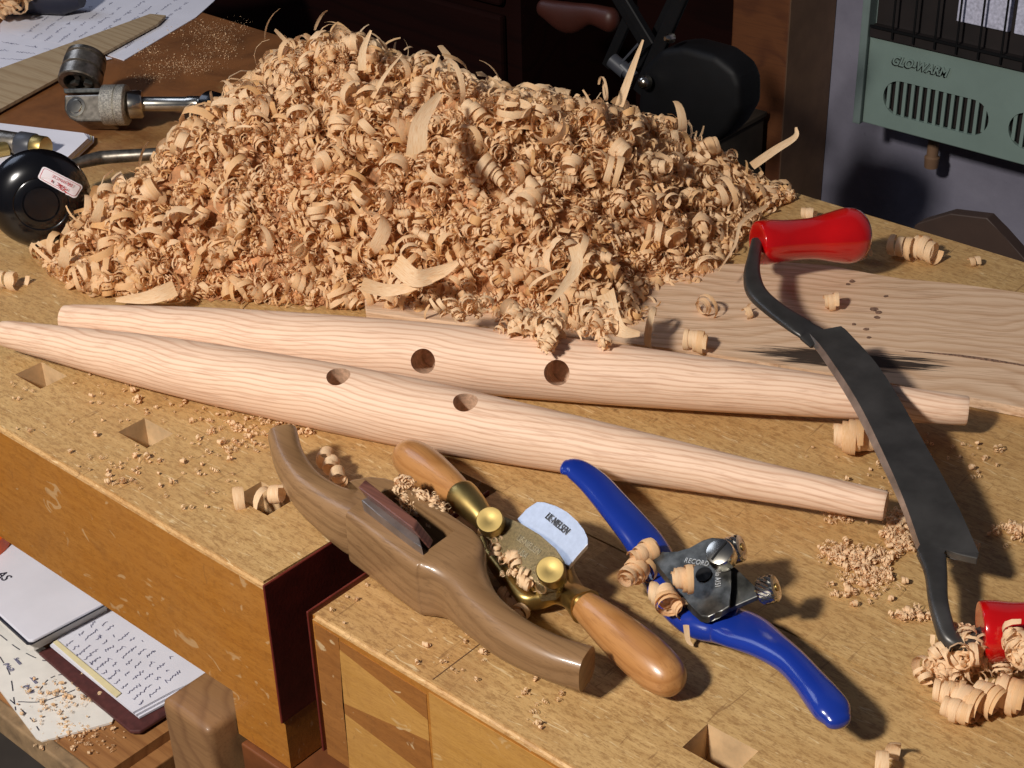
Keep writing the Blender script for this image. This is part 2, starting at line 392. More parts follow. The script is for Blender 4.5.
# ---------------------------------------------------------------- bench
YF, YB, XG0, XG1, YG, TH = .412, .998, -.552, -.517, .555, .096
def bench():
    t = thing('workbench', 'worn golden beech workbench top with square dog holes and an open vice gap', 'workbench', (-.8, .7, -TH))
    bm = bmesh.new()
    out = [(-1.9, YF), (XG0, YF), (XG0, YG), (.35, YG), (.35, YB), (-1.9, YB)]
    prism([(x, y, 0) for x, y in out], TH, bm=bm)
    es = [e for e in bm.edges if all(abs(v.co.z) < 1e-5 for v in e.verts) and not all(abs(v.co.y-YG) < 1e-5 for v in e.verts)]
    bmesh.ops.bevel(bm, geom=es, offset=.0027, segments=3, affect='EDGES')
    top = fin('bench_top', bm, [M['bench'], M['amber'], M['worn'], M['holewood']], t)
    cut = []
    for cx in (-.826, -.7185, -.611, -.934):
        b = bmesh.new(); bm_box(b, cx-.0145, cx+.0135, .4555, .4755, -.12, .01)
        # small stepped ledge to the right of the hole
        c = cutter(b, M['holewood']); cut.append(c)
    off = loc_of(t)
    for c in cut: c.location = (0, 0, 0)
    boolean(top, cut)
    me = top.data
    for p in me.polygons:
        c = p.center+off
        if abs(c.y-YF) < .004 and c.z < -.0005 and p.normal.y < -.3: p.material_index = 1 if c.z < -.004 else 2
        elif p.material_index != 3 and .001 < -c.z < .004 and c.x < XG0+.01: p.material_index = 2
    # leather lining on the jaw
    fin('leather_lining', box(XG0, XG0+.0015, YF-.0005, YG, -TH, .0008, bev=.0006), M['leather'], t, label='dark red leather lining of the gap')
    fin('end_rail', box(-.596, XG0+.001, YF+.002, .99, -.132, -TH), M['amber'], t)
    fin('front_rail', box(-.59, .3, YF-.002, YF+.03, -.16, -.133, bev=.001), M['redboard'], t, label='reddish rail under the bench')
    fin('cross_bearer', box(XG1-.04, XG1+.02, YF+.06, .99, -.22, -.10), M['vault'], t)
    for x in (-1.5, -.30):
        for y in (.50, .93):
            fin('bench_leg', box(x-.04, x+.04, y-.035, y+.035, -ZB, -TH-.0365, bev=.003), M['legwood'], t)
    return t
BENCH = bench()
def vise():
    t = thing('tail_vice', 'chunky tail vice block with dovetailed front at the bench corner', 'vice', (-.2, .48, -TH))
    xj = -.433; x1 = .35
    bm = bmesh.new()
    prism([(x, y, 0) for x, y in [(XG1, YF), (x1, YF), (x1, YG-.0012), (XG1, YG-.0012)]], TH, bm=bm)
    es = [e for e in bm.edges if (all(abs(v.co.z) < 1e-5 for v in e.verts) and not all(v.co.y > YG-.01 for v in e.verts)) or all(abs(v.co.x-XG1) < 1e-5 and abs(v.co.y-YF) < 1e-5 for v in e.verts)]
    bmesh.ops.bevel(bm, geom=es, offset=.0027, segments=3, affect='EDGES')
    bmesh.ops.bisect_plane(bm, geom=bm.verts[:]+bm.edges[:]+bm.faces[:], plane_co=(xj, 0, 0), plane_no=(1, 0, 0))
    o = fin('vice_body', bm, [M['bench'], M['bench_end'], M['amber'], M['worn'], M['holewood'], M['brown_band']], t)
    c = cutter(box(-.3135, -.2855, .4555, .4755, -.12, .01), M['holewood'])
    boolean(o, [c])
    off = loc_of(t)
    for p in o.data.polygons:
        q = p.center+off
        nm = o.data.materials[p.material_index].name
        if nm.startswith('hole'): continue
        if p.normal.y < -.3: p.material_index = 2 if q.z < -.004 else 3
        elif p.normal.z > .3: p.material_index = 1 if q.x < xj else 0
        if p.normal.y > -.3 and q.y < YF+.004 and p.normal.z > .3 and q.z > -.003: p.material_index = 3
    yf = YF-.0003
    def inlay(name, pts, m): fin(name, prism([Vector((x, yf, z)) for x, z in pts], Vector((0, .0012, 0))), m, t)
    inlay('end_band', [(XG1+.004, -.004), (-.495, -.0045), (-.497, -.0955), (XG1+.003, -.0955)], M['brown_band'])
    inlay('dovetail', [(-.495, -.012), (-.434, -.0235), (-.434, -.0375), (-.497, -.049)], M['amber_lt'])
    inlay('dovetail', [(-.497, -.056), (-.433, -.064), (-.433, -.083), (-.497, -.0955)], M['amber_lt'])
    inlay('dovetail_pin', [(-.494, -.006), (-.434, -.007), (-.434, -.0235), (-.495, -.012)], M['brown_band'])
    inlay('dovetail_pin', [(-.497, -.049), (-.434, -.0375), (-.433, -.064), (-.497, -.056)], M['brown_band'])
    inlay('side_cheek', [(-.432, -.0045), (-.07, -.0045), (-.07, -.0945), (-.432, -.0945)], M['amber_lt'])

    fin('leather_lining', box(XG1-.0013, XG1, YF-.0005, YG-.004, -TH, .0008, bev=.0006), M['leather'], t, label='dark red leather lining of the gap')
    fin('end_joint', box(xj-.0003, xj+.0003, YF+.004, .462, -.0002, .00015), M['vault'], t)
    return t
vise()
# grooves and old stains on the bench top as thin inlays are left to the material
t = thing('shelf', 'plywood shelf under the bench holding notebooks', 'shelf', (-1.1, .6, -.272))
fin('shelf_panel', box(-1.7, -.742, .402, .95, -.27, -.25), [M['ply'], M['plyedge']], t)
fin('edge_strip', box(-1.7, -.742, .392, .402, -.27, -.249, bev=.0015), M['plyedge'], t)
fin('bearer', box(-.742, -.728, .395, .95, -.285, -.258, bev=.001), M['ply'], t)
fin('panel_leg', box(-1.68, -1.64, .42, .93, -ZB, -.27), M['legwood'], t)
fin('panel_leg', box(-.80, -.76, .42, .93, -ZB, -.27), M['legwood'], t)
fin('low_shelf', box(-.728, -.3, .36, .95, -.40, -.38), M['ply'], None, label='dusty lower board under the bench beside the shelf end', cat='shelf')
tt = fin('vice_guide', box(-.641, -.597, .394, .56, -.40+.02, -.117, bev=.005, seg=3), M['legwood'], None, smooth=40, label='square brown block standing under the bench edge beside the papers', cat='block')

# ---------------------------------------------------------------- legs (turned oak)
def oak_leg(name, label, a, b, prof, holes, seed, mark=False):
    A = P(*a); B = P(*b); L = (B-A).length
    fr = frame_dir(A, B-A)
    pr = []
    c = catmull([(t_*L, r) for t_, r in prof], 8)
    bm = lathe([(0.0, prof[0][1]*.93)]+[(max(.0012, x), r) for x, r in c[1:-1]]+[(L-.0012, prof[-1][1]), (L, prof[-1][1]*.93)], 64)
    o = fin(name, bm, [M['oak'], M['oak_cut']], frame=fr, label=label, cat='chair leg', group=None)
    cuts = []
    inv = fr.inverted()
    for hx, hy, phi, rr, depth in holes:
        best = None
        for i in range(400):
            x = L*i/400
            r = np.interp(x, [q[0] for q in c], [q[1] for q in c])
            phi_ = math.radians(phi)
            d = Vector((0, -math.sin(phi_), math.cos(phi_)))
            s = Vector((x, 0, 0))+d*r
            q = Q(fr @ s); dd = abs(q[0]-hx)
            if best is None or dd < best[0]: best = (dd, s, d, q)
        _, s, d, q = best
        m = frame_dir(fr @ (s-d*depth), (fr.to_3x3() @ d))
        cuts.append(cutter(lathe([(0, rr), (depth+.02, rr)], 40, mat=m), M['oak_cut']))
    o.data.shade_smooth()
    boolean(o, cuts)
    o.data.shade_smooth(); o.data.set_sharp_from_angle(angle=math.radians(35))
    return o, fr, L
profA = [(0, .0085), (.09, .0125), (.2, .0170), (.35, .0200), (.5, .0208), (.62, .0185), (.75, .0150), (.88, .0108), (1, .0082)]
legA, frA, LA = oak_leg('chair_leg', 'tapered oak leg with two holes lying in front, nearest the spokeshaves', (2, 333, .018), (886, 506, .018), profA,
        [(338, 366, 14, .0072, .018), (466, 390, 14, .0072, .018)], 1)
profB = [(0, .0090), (.09, .0130), (.2, .0170), (.35, .0198), (.5, .0205), (.62, .0190), (.75, .0160), (.88, .0120), (1, .0086)]
legB, frB, LB = oak_leg('chair_leg', 'tapered oak leg with two holes lying behind, against the shavings heap', (64, 318, .02), (968, 411, .02), profB,
        [(423, 359, 70, .0078, .024), (556, 373, 66, .0078, .024)], 2)
legB.data.materials[0] = M['oak']
fin('wedge_mark', prism([frB @ Vector(v) for v in ((LB-.022, -.0050, .0068), (LB-.021, -.0072, .0035), (LB-.004, -.0070, .0038), (LB-.005, -.0049, .0070))], Vector((0, .0015, -.001))), M['oak_cut'], legB, frame=None, label='small rectangular wedge mark')

# ---------------------------------------------------------------- raw board
def raw_board():
    z = .007
    a = [(-.80, .735), (-.60, .835), (-.546, .845), (-.496, .874), (-.45, .888), (-.40, .912), (-.377, .919), (-.25, .97), (-.2, .96), (-.22, .80), (-.30, .795), (-.344, .779), (-.46, .735), (-.6, .675), (-.78, .61)]
    # front edge runs parallel behind the back leg
    pts = [P(740, 264, z), P(785, 262, z), P(830, 265, z), P(868, 273, z), P(900, 279, z), P(960, 284, z), P(1024, 293, z), P(1120, 305, z), P(1110, 420, z), P(1024, 408, z), P(968, 397, z), P(850, 376, z), P(700, 352, z), P(560, 335, z), P(366, 312, z), P(362, 280, z), P(500, 262, z)]
    O = P(815, 357, z); fr = frame_dir(O, P(1024, 367, z)-P(815, 352, z)); inv = fr.inverted()
    t = fin('oak_board', prism([inv @ Vector(p) for p in pts], z-.0005, bev=.0008), M['board'], None, frame=fr, label='raw oak board with a black knot lying under the drawknife', cat='board')
    zz = z+.0004
    def patch(name, px, m): fin(name, prism([P(x, y, zz) for x, y in px], .0007), m, t)
    patch('crack_line', [(905, 350.5), (935, 352.5), (960, 354.5), (990, 358.5), (1024, 364.5), (1080, 371), (1080, 372), (1024, 365.7), (985, 360), (955, 355.6), (925, 352.5)], M['knotbrown'])
    for x, y, r in ((852, 281, 3), (848, 284, 2), (874, 309, 3.5), (878, 312, 3), (877, 317, 2.5), (854, 324, 2), (866, 329, 2.5), (869, 337, 2), (886, 296, 2)):
        patch('brown_fleck', [(x+r*1.3*math.cos(a)*random.uniform(.7, 1.2), y+r*.55*math.sin(a)*random.uniform(.7, 1.2)) for a in np.linspace(0, 2*PI, 9)[:-1]], M['knotbrown'])
raw_board()

# ---------------------------------------------------------------- drawknife
def bez_handle(profile, A, B):
    fr = frame_dir(A, B-A); L = (B-A).length
    c = catmull([(x*L, r) for x, r in profile], 6)
    return lathe([(max(0, x), max(r, 0)) for x, r in c], 40), fr
def drawknife():
    t = thing('drawknife', 'dark steel drawknife with two red handles laid across board and legs', 'drawknife', P(890, 430, .0))
    red = [(0, .0), (.0, .0125), (.025, .0148), (.12, .0150), (.3, .0138), (.5, .0142), (.68, .0172), (.82, .0190), (.92, .0165), (.975, .0098), (1.0, .0)]
    A = P(757, 243, .040); B = P(868, 234, .034)
    bm, fr = bez_handle(red, A, B)
    h = fin('handle', bm, M['red'], t, frame=fr, smooth=50)
    A2 = P(980, 632, .020); B2 = P(1105, 628, .024)
    bm, fr = bez_handle(red, A2, B2)
    fin('handle', bm, M['red'], t, frame=fr, smooth=50)
    # blade cross-section strips: left (cutting) edge, bevel line, right (back) edge
    R_ = [(841, 326, .043), (850, 334, .042), (882, 371, .041), (920, 435, .040), (955, 500, .036), (979, 553, .031)]
    Lf = [(808, 332, .040), (824, 350, .040), (857, 400, .040), (883, 452, .039), (904, 500, .034), (921, 548, .029)]
    Lb = [(803, 336, .036), (819, 354, .036), (851, 404, .036), (877, 456, .035), (899, 503, .030), (916, 549, .025)]
    def res(a): return [P(q[0], q[1], q[2]) for q in catmull(a, 5)]
    Rr, Ll, Bb = res(R_), res(Lf), res(Lb)
    bm = bmesh.new(); th = .0045
    rows = [[bm.verts.new(p) for p in (b, l, r, r+Vector((0, 0, -th)), b+Vector((.004, .002, -.0008)))] for b, l, r in zip(Bb, Ll, Rr)]
    for a, b in zip(rows, rows[1:]):
        for i in range(5):
            f = bm.faces.new((a[i], a[(i+1) % 5], b[(i+1) % 5], b[i])); f.material_index = 1 if i == 0 else 0
    bm.faces.new(rows[0]); bm.faces.new(rows[-1][::-1])
    fin('blade', bm, [M['drawsteel'], M['bevelsteel']], t)
    # notch tip at the lower end
    fin('blade_tip', prism([P(920, 543, .0298), P(979, 553, .031), P(978, 558, .031), P(960, 554, .0305), P(945, 549, .030), P(942, 556, .0295), P(938, 566, .029), P(925, 566, .029), P(917, 549, .029)], .0045, bev=.0006), M['drawsteel'], t)
    fin('tang', swp([(757, 243, .040, .008, .008), (754, 258, .041, .0085, .008), (752, 276, .042, .011, .008), (757, 293, .043, .013, .007), (774, 309, .042, .014, .006), (798, 325, .041, .017, .005), (810, 333, .0385, .019, .004), (822, 342, .0365, .020, .003)], e=3, ends=(0, 0)), M['drawsteel'], t, smooth=40)
    fin('tang', swp([(932, 556, .028, .014, .005), (936, 575, .027, .011, .006), (938, 600, .025, .0095, .007), (943, 622, .023, .009, .008), (950, 640, .020, .009, .009), (962, 646, .018, .009, .009), (974, 640, .019, .009, .008), (986, 633, .020, .007, .007)], e=3, ends=(0, 0)), M['drawsteel'], t, smooth=40)
drawknife()

# ---------------------------------------------------------------- wooden spokeshave
def wooden_shave():
    t = thing('wooden_spokeshave', 'large old brown wooden spokeshave with curved horns, leftmost of the three', 'spokeshave', P(400, 560, 0))
    ctl = [(283, 437, .026, .017, .018, 3), (290, 462, .023, .017, .020, 3), (307, 490, .020, .018, .024, 3), (333, 511, .0175, .021, .028, 3.2),
           (352, 520, .017, .027, .031, 4), (364, 521, .017, .036, .033, 7), (372, 521, .017, .039, .034, 10), (396, 536, .017, .041, .034, 10), (428, 559, .017, .042, .034, 10), (447, 573, .017, .041, .034, 10), (455, 580, .0172, .037, .034, 7),
           (465, 592, .0175, .026, .030, 4), (482, 614, .018, .0205, .025, 3), (512, 638, .019, .019, .022, 3), (550, 657, .020, .0185, .020, 3), (587, 669, .020, .0185, .020, 3)]
    bm = swp(ctl, n=40, k=6, ends=(0, 0))
    o = fin('body', bm, M['walnutish'], t, smooth=38)
    # slot: opening of the throat on top
    u = (P(470, 560, .034)-P(385, 500, .034))
    ax = (P(442, 548, .034)-P(375, 500, .034)).normalized(); side = Vector((-ax.y, ax.x, 0))
    c = P(412, 527, .034)
    def rect(c, la, lb, wa, wb): return [c+ax*a+side*b for a, b in ((la, wa), (lb, wa), (lb, wb), (la, wb))]
    cut = cutter(prism([P(a, b, .036) for a, b in ((361, 497), (395, 484), (455, 527), (422, 551))], .030), M['walnutish'])
    # cutter in world coords
    boolean(o, [cut]); o.data.shade_smooth(); o.data.set_sharp_from_angle(angle=math.radians(38))
    # iron and wedge standing in the slot
    def slab(name, a, b, up, thick, m, bev=.0008):
        # a,b: ends of the top edge; up: height below
        n = Vector((a.y-b.y, b.x-a.x, 0)).normalized()
        bm = prism([a, b, b+n*thick, a+n*thick], up, bev=bev)
        return fin(name, bm, m, t)
    return t, ax, side, c
WS = wooden_shave()
def ws_parts():
    t, ax, side, c = WS
    # rosewood wedge: long slab rising out of the slot, highest at its left end
    n = (.02, -.10, 1); an = P(388, 505, .046)
    q = [PL(x, y, an, n) for x, y in ((357.5, 487), (365, 479), (417, 520), (413, 529))]
    off = PL(434, 541, P(434, 541, .034), (0, 0, 1))-q[2]
    bm = prism(q, off, bev=.0008)
    fin('wedge', bm, M['rosewood'], t, label='dark rosewood wedge')
    an = P(390, 518, .040)
    fin('blade', prism([PL(x, y, an, n) for x, y in ((361, 500), (367, 497), (417, 530), (422, 548), (412, 541), (388, 522))], Vector((.001, .001, -.012)), bev=.0005), M['bevelsteel'], t)
ws_parts()

# ---------------------------------------------------------------- bronze spokeshave
def bronze_shave():
    t = thing('bronze_spokeshave', 'bronze spokeshave with two honey wooden handles between the other spokeshaves', 'spokeshave', P(530, 560, 0))
    A = P(461, 495, .021); B = P(400, 450, .019)
    prof = [(0, .0), (0, .0068), (.04, .0080), (.2, .0096), (.45, .0113), (.68, .0118), (.85, .0104), (.95, .0070), (1, 0)]
    bm, fr = bez_handle(prof, A, B); fin('handle', bm, M['handle'], t, frame=fr, smooth=50)
    A2 = P(584, 605, .018); B2 = P(681, 689, .013)
    bm, fr = bez_handle(prof, A2, B2); fin('handle', bm, M['handle'], t, frame=fr, smooth=50)
    fin('ferrule', swp([(461, 495, .021, .0175, .0175), (464, 498, .021, .0178, .0178), (474, 508, .020, .0155, .0155), (484, 520, .018, .012, .012), (494, 534, .013, .012, .010)], ends=(0, 0)), M['brass'], t, smooth=40)
    # frame under the iron
    fin('frame', swp([(486, 528, .013, .014, .008), (500, 545, .008, .020, .009), (517, 566, .006, .024, .010), (535, 585, .006, .022, .010), (552, 590, .008, .016, .011), (570, 595, .013, .012, .012), (586, 607, .018, .0165, .0165)], e=3, ends=(0, 0)), M['brass'], t, smooth=40)
    fin('front_bar', swp([(482, 538, .012, .005, .008), (490, 556, .011, .0065, .009), (508, 581, .010, .007, .010), (524, 598, .010, .009, .010), (538, 599, .010, .009, .010), (556, 594, .012, .008, .010), (572, 597, .014, .010, .012)], e=3), M['brass'], t, smooth=40)
    fin('back_arm', swp([(569, 566, .012, .004, .010), (572, 580, .013, .005, .010), (577, 594, .015, .009, .010), (584, 604, .018, .014, .014)], e=3), M['brass'], t, smooth=40)
    AN = P(530, 548, .029); NB = (-.12, -.50, .85); AB = P(545, 545, .024)
    bl = [PL(x, y, AB, NB) for x, y in ((517, 519), (526, 509), (537, 501.5), (545, 502), (557, 506), (567, 512), (577, 521), (584, 530), (588, 538), (588, 544), (578, 555), (569, 566), (545, 556))]
    blade = fin('blade', prism(bl, .0028, bev=.0003), M['steel'], t)
    # cap
    cap = [PL(x, y, AN, NB) for x, y in ((497, 512), (508, 518), (520, 523), (540, 535), (556, 549), (565, 561), (567, 575), (558, 584), (543, 586), (531, 580), (505, 556), (486, 537), (480, 524), (485, 514))]
    fin('cap', prism(cap, .005, bev=.0008), M['bronze'], t)
    fin('cap_bed', prism([AN+(p-AN)*.93+Vector((0, 0, -.0055)) for p in cap], .006), M['bronze'], t)
    ax = (P(556, 548, .030)-P(508, 519, .030)).normalized()
    up = ((P(497, 512, .030)-P(486, 536, .026))).normalized()
    nrm = ax.cross(up).normalized(); nrm = nrm if nrm.z > 0 else -nrm
    for (x, y) in ((489.5, 519.5), (550, 569.5)):
        d = Vector((.26, -.50, .82)).normalized()
        c = PL(x, y, AN+Vector(NB)*.011, NB)
        m = frame_dir(c-d*.012, d)
        k = fin('thumbscrew', lathe([(0, 0), (0, .0062), (.0045, .0062), (.0048, .0072), (.0112, .0072), (.012, .0067), (.012, .002), (.0116, 0)], 48, mat=m), M['brass'], t, smooth=30)
    def lay(nm, st, size, cx, cy, p0, p1, anc, m, sq, lift):
        xd = PL(*p1, anc, NB)-PL(*p0, anc, NB); o = PL(cx, cy, anc, NB)+Vector(NB).normalized()*lift
        text(nm, st, size, o, xd, Vector(NB).cross(xd), m, t, squash=sq)
    lay('blade_lettering', 'LIE-NIELSEN', .0058, 557.5, 524, (545, 514), (571, 535), AB, M['greyink'], .60, .0001)
    lay('cap_lettering', 'LIE-NIELSEN', .0050, 529, 545.5, (515, 536), (543, 557), AN, M['bronzeink'], .68, .0001)
    lay('cap_lettering', 'USA', .0050, 523, 554, (515, 536), (543, 557), AN, M['bronzeink'], .8, .0001)
bronze_shave()

# ---------------------------------------------------------------- blue spokeshave
def blue_shave():
    t = thing('blue_spokeshave', 'blue enamelled metal spokeshave with knurled screws, rightmost of the three', 'spokeshave', P(690, 590, 0))
    c = [(565, 467, .030, .012, .005), (576, 469, .030, .0155, .007), (593, 482, .028, .0175, .008), (611, 502, .025, .0185, .009), (629, 523, .021, .0200, .010), (644, 542, .016, .0215, .011), (655, 560, .012, .021, .013),
         (662, 580, .009, .020, .014), (676, 602, .009, .020, .014), (697, 621, .010, .019, .014), (722, 624, .012, .025, .013), (745, 632, .015, .0265, .011), (768, 645, .018, .0195, .011), (790, 661, .021, .0155, .011), (808, 680, .023, .0155, .011), (822, 697, .024, .0170, .012), (832, 710, .024, .0172, .011), (838, 720, .023, .0125, .008)]
    fin('body', swp(c, n=32, k=6, e=2.4), M['blue'], t, smooth=60)
    fin('throat_bed', prism([P(662, 556, .02), P(690, 548, .024), P(742, 598, .024), P(735, 616, .02), P(700, 612, .018)], .014, bev=.001), M['blue'], t)
    # iron: rectangular, rising to the back
    NR = Vector((-.15, -.44, .88)).normalized(); AR = P(690, 600, .0185)
    fin('blade', prism([PL(x, y, AR, NR) for x, y in ((660, 561), (706, 543), (711, 543.5), (761, 592), (758, 596), (705, 619), (697, 614))], .0028, bev=.0004), M['gunmetal'], t)
    fin('blade_edge', prism([PL(x, y, AR, NR)+NR*.0003 for x, y in ((693, 608), (700, 607), (708, 616), (704, 620), (698, 616))], .001), M['steel'], t, label='bright bare edge of the iron')
    AC = AR+NR*.006
    fin('lever_cap', prism([PL(x, y, AC, NR) for x, y in ((652, 559), (655, 554), (663, 551), (676, 553), (690, 549), (702, 540), (712, 537), (724, 538), (731, 548), (731, 562), (731, 590), (730, 606), (722, 611), (715, 612), (709, 617), (701, 616), (693, 608), (678, 590), (663, 572))], .0042, bev=.0007), M['gunmetal'], t)
    for x, y in ((704, 575),):
        m = frame_dir(PL(x, y, AC, NR)+NR*.0001, NR); fin('screw_hole', lathe([(0, .0042), (.0007, .0042), (.0007, .0034), (.0003, 0)], 24, mat=m), M['blackm'], t)
    d = Vector((.02, -.52, .85)).normalized(); TP = PL(719, 551, AC+NR*.011, NR)
    m = frame_dir(TP-d*.010, d)
    k = fin('cap_screw', lathe([(-.006, .004), (0, .004), (0, .0066), (.0015, .0072), (.008, .0072), (.0095, .0066), (.010, .005), (.0104, 0)], 40, mat=m), M['chrome'], t, smooth=35)
    ax = (P(725, 541, .04)-P(713, 549, .04)); ax = (ax-d*ax.dot(d)).normalized(); sd = d.cross(ax)*.0005
    pt = TP+d*.0006
    fin('slot', prism([pt+ax*.0056+sd, pt-ax*.0056+sd, pt-ax*.0056-sd, pt+ax*.0056-sd], d*-.0008), M['blackm'], k)
    # knurled adjusters behind the iron
    for x, y, z in ((736, 549, .034), (770, 589, .032)):
        back = (P(711, 544, .036)-P(652, 565, .018)); back.z = 0; back.normalize()
        dd = (back+Vector((0, 0, .55))).normalized()
        cc = P(x, y, z)
        bm = bmesh.new(); mm = frame_dir(cc-dd*.006, dd); n = 36; rows = []
        for j, (xx, r) in enumerate([(0, .004), (.0008, .0062), (.002, .0066), (.0035, .0066), (.005, .0066), (.0065, .0066), (.0080, .0066), (.0092, .0062), (.0095, .004)]):
            rows.append([bm.verts.new(mm @ Vector((xx, (r+(.0005 if (i+j) % 2 and 1 < j < 7 else 0))*math.cos(2*PI*i/n), (r+(.0005 if (i+j) % 2 and 1 < j < 7 else 0))*math.sin(2*PI*i/n)))) for i in range(n)])
        for a, b in zip(rows, rows[1:]):
            for i in range(n): bm.faces.new((a[i], a[(i+1) % n], b[(i+1) % n], b[i]))
        bm.faces.new(rows[0][::-1]); bm.faces.new(rows[-1])
        kn = fin('adjusting_knob', bm, M['chrome'], t)
        fin('threaded_rod', lathe([(-.012, .0020), (.004, .0020)], 20, mat=frame_dir(cc, dd)), M['brass'], kn)
    def lay(st, size, cx, cy, p0, p1, sq):
        xd = PL(*p1, AC, NR)-PL(*p0, AC, NR); o = PL(cx, cy, AC, NR)+NR*.0001
        text('lettering', st, size, o, xd, NR.cross(xd), M['silverink'], t, squash=sq, spacing=1.05)
    lay('RECORD', .0040, 697, 562.5, (684, 560.5), (712, 565), .85)
    lay('No A151', .0042, 718, 579, (718, 566), (717.4, 592), .62)
blue_shave()

# ---------------------------------------------------------------- hand brace
def brace():
    t = thing('hand_brace', 'carpenter\'s brace with round black head and worn nickel ratchet, half buried in shavings', 'hand brace', P(120, 160, 0))
    # head: dome whose flat face looks at the camera
    c = P(40, 199, .040)
    towards = (Vector((0, 0, CH))-c).normalized()
    d = (towards*.95+Vector((RX[1], RY[1], RZ[1]))*.26+Vector((RX[0], RY[0], RZ[0]))*.06).normalized()
    prof = [(-.034, .010), (-.030, .016), (-.022, .026), (-.012, .034), (-.002, .0365), (.004, .0350), (.010, .0300), (.0135, .0235), (.0145, .0195), (.0140, .0188), (.0146, .0180), (.0150, .0130), (.0143, .0125), (.0150, .0118), (.0150, 0)]
    fr = frame_dir(c, d)
    h = fin('head', lathe(prof, 72), M['black'], t, frame=fr, smooth=40)
    # sticker wrapped on the shoulder of the dome
    inv = fr.inverted(); camp = Vector((0, 0, CH)); TL, TR, BR, BL = [Vector(v) for v in ((43, 166), (83, 186), (75, 199), (37, 178))]
    def hit(u, v, lift):
        p = (TL*(1-u)+TR*u)*(1-v)+(BL*(1-u)+BR*u)*v
        r = ray(p.x, p.y); ok, q, nn, _ = h.ray_cast(inv @ camp, inv.to_3x3() @ r)
        return (fr @ q)+(fr.to_3x3() @ nn)*lift if ok else camp+r*1.2
    bpy.context.view_layer.update()
    def rr(w, hh, r, n=4):
        pts = []
        for sx, sy, a0 in ((1, 1, 0), (-1, 1, 90), (-1, -1, 180), (1, -1, 270)):
            for i in range(n+1):
                a = math.radians(a0+90*i/n); pts.append((sx*(w/2-r)+r*math.cos(a), sy*(hh/2-r)+r*math.sin(a)))
        out = []
        for a, b in zip(pts, pts[1:]+pts[:1]):
            n_ = max(1, int(math.hypot(a[0]-b[0], a[1]-b[1])/1.5))
            out += [(a[0]+(b[0]-a[0])*q/n_, a[1]+(b[1]-a[1])*q/n_) for q in range(n_)]
        return out
    def plate(name, w, hh, r, lift, m, par):
        out = rr(w, hh, r); ns = 7; bm = bmesh.new(); rings = []
        for k in range(1, ns+1):
            rings.append([bm.verts.new(hit(.5+x/32*k/ns, .5+y/13.5*k/ns, lift)) for x, y in out])
        bm.faces.new(rings[0])
        for a, b in zip(rings, rings[1:]):
            for i in range(len(a)): bm.faces.new((a[i], a[(i+1) % len(a)], b[(i+1) % len(a)], b[i]))
        return fin(name, bm, m, par, smooth=60)
    stk = plate('sticker', 32, 13.5, 2.6, .0006, M['sticker'], h)
    plate('red_border', 29.5, 11, 2.2, .0009, M['redink'], stk); plate('sticker_field', 28.6, 10.1, 1.8, .0012, M['sticker'], stk)
    for st, dv in (('Made in', .19), ('FRANCE', -.17)):
        cu = bpy.data.curves.new('t', 'FONT'); cu.body = st; cu.size = 1; cu.align_x = 'CENTER'; cu.align_y = 'CENTER'; cu.resolution_u = 2
        ob = bpy.data.objects.new('t', cu); COL.objects.link(ob); bpy.context.view_layer.update()
        me = bpy.data.meshes.new_from_object(ob.evaluated_get(bpy.context.evaluated_depsgraph_get())); bpy.data.objects.remove(ob)
        for vv in me.vertices:
            vv.co = hit(.52-vv.co.x*.135, .5+dv+vv.co.y*.30, .0024)
        me.materials.clear(); fin('sticker_lettering', me, M['redink'], stk)
    # frame: shaft from the head, crank hidden under the heap, back to the ratchet
    e = .032
    pth = [(60, 168, e, .007, .007), (95, 159, e, .0105, .0105), (110, 157, e, .0105, .0105), (150, 154.5, e, .0098, .0098), (200, 151, e, .0095, .0095), (240, 148, .03, .0095, .0095)]
    fin('frame', swp(pth, e=2, ends=(0, 1)), M['worn_nickel'], t, smooth=60)
    q = [(240, 148, .03), (290, 130, .03), (300, 110, .03), (270, 104, .03), (212, 104, .028)]
    fin('crank', swp([(x, y, z, .0095, .0095) for x, y, z in q], e=2), M['worn_nickel'], t, smooth=60)
    # ratchet box
    def cyl(name, a, b, prof, m, par=t, n=40, sm=35):
        A = P(*a); B = P(*b); fr = frame_dir(A, B-A); L = (B-A).length
        return fin(name, lathe([(x*L, r) for x, r in prof], n), m, par, frame=fr, smooth=sm)
    NN = Vector((.35, -.70, .62)).normalized(); AA = P(84, 107, .026)
    body = fin('ratchet_box', prism([PL(x, y, AA, NN) for x, y in ((64, 95), (106, 94), (106, 121), (76, 121), (69, 118), (64, 110))], NN*-.026, bev=.0015), M['worn_nickel'], t)
    fin('box_lid', prism([PL(x, y, AA-NN*.004, NN) for x, y in ((63, 88.5), (104, 88), (105, 92), (64, 93))], NN*-.020, bev=.0008), M['gunmetal'], t)
    m = frame_dir(PL(76, 107, AA, NN), NN); fin('pivot_pin', lathe([(0, .0085), (.0008, .0085), (.0010, .0062), (.0022, .0055), (.0026, 0)], 32, mat=m), M['chrome'], body, smooth=40)
    cyl('selector_ring', (104, 105, .026), (128, 105, .026), [(0, .0), (0, .0155), (.03, .0170), (.56, .0170), (.60, .0160), (.64, .0172), (.95, .0170), (1, .0155), (1, 0)], M['knurl'])
    cyl('collar', (128, 105, .026), (143, 104, .026), [(0, .0), (0, .0105), (.1, .0118), (.85, .0118), (1, .0105), (1, 0)], M['chrome'])
    cyl('shaft', (142, 104, .026), (206, 104, .026), [(0, .0), (0, .0062), (.7, .0062), (.72, .0068), (.9, .0068), (.92, .006), (1, .006), (1, 0)], M['chrome'])
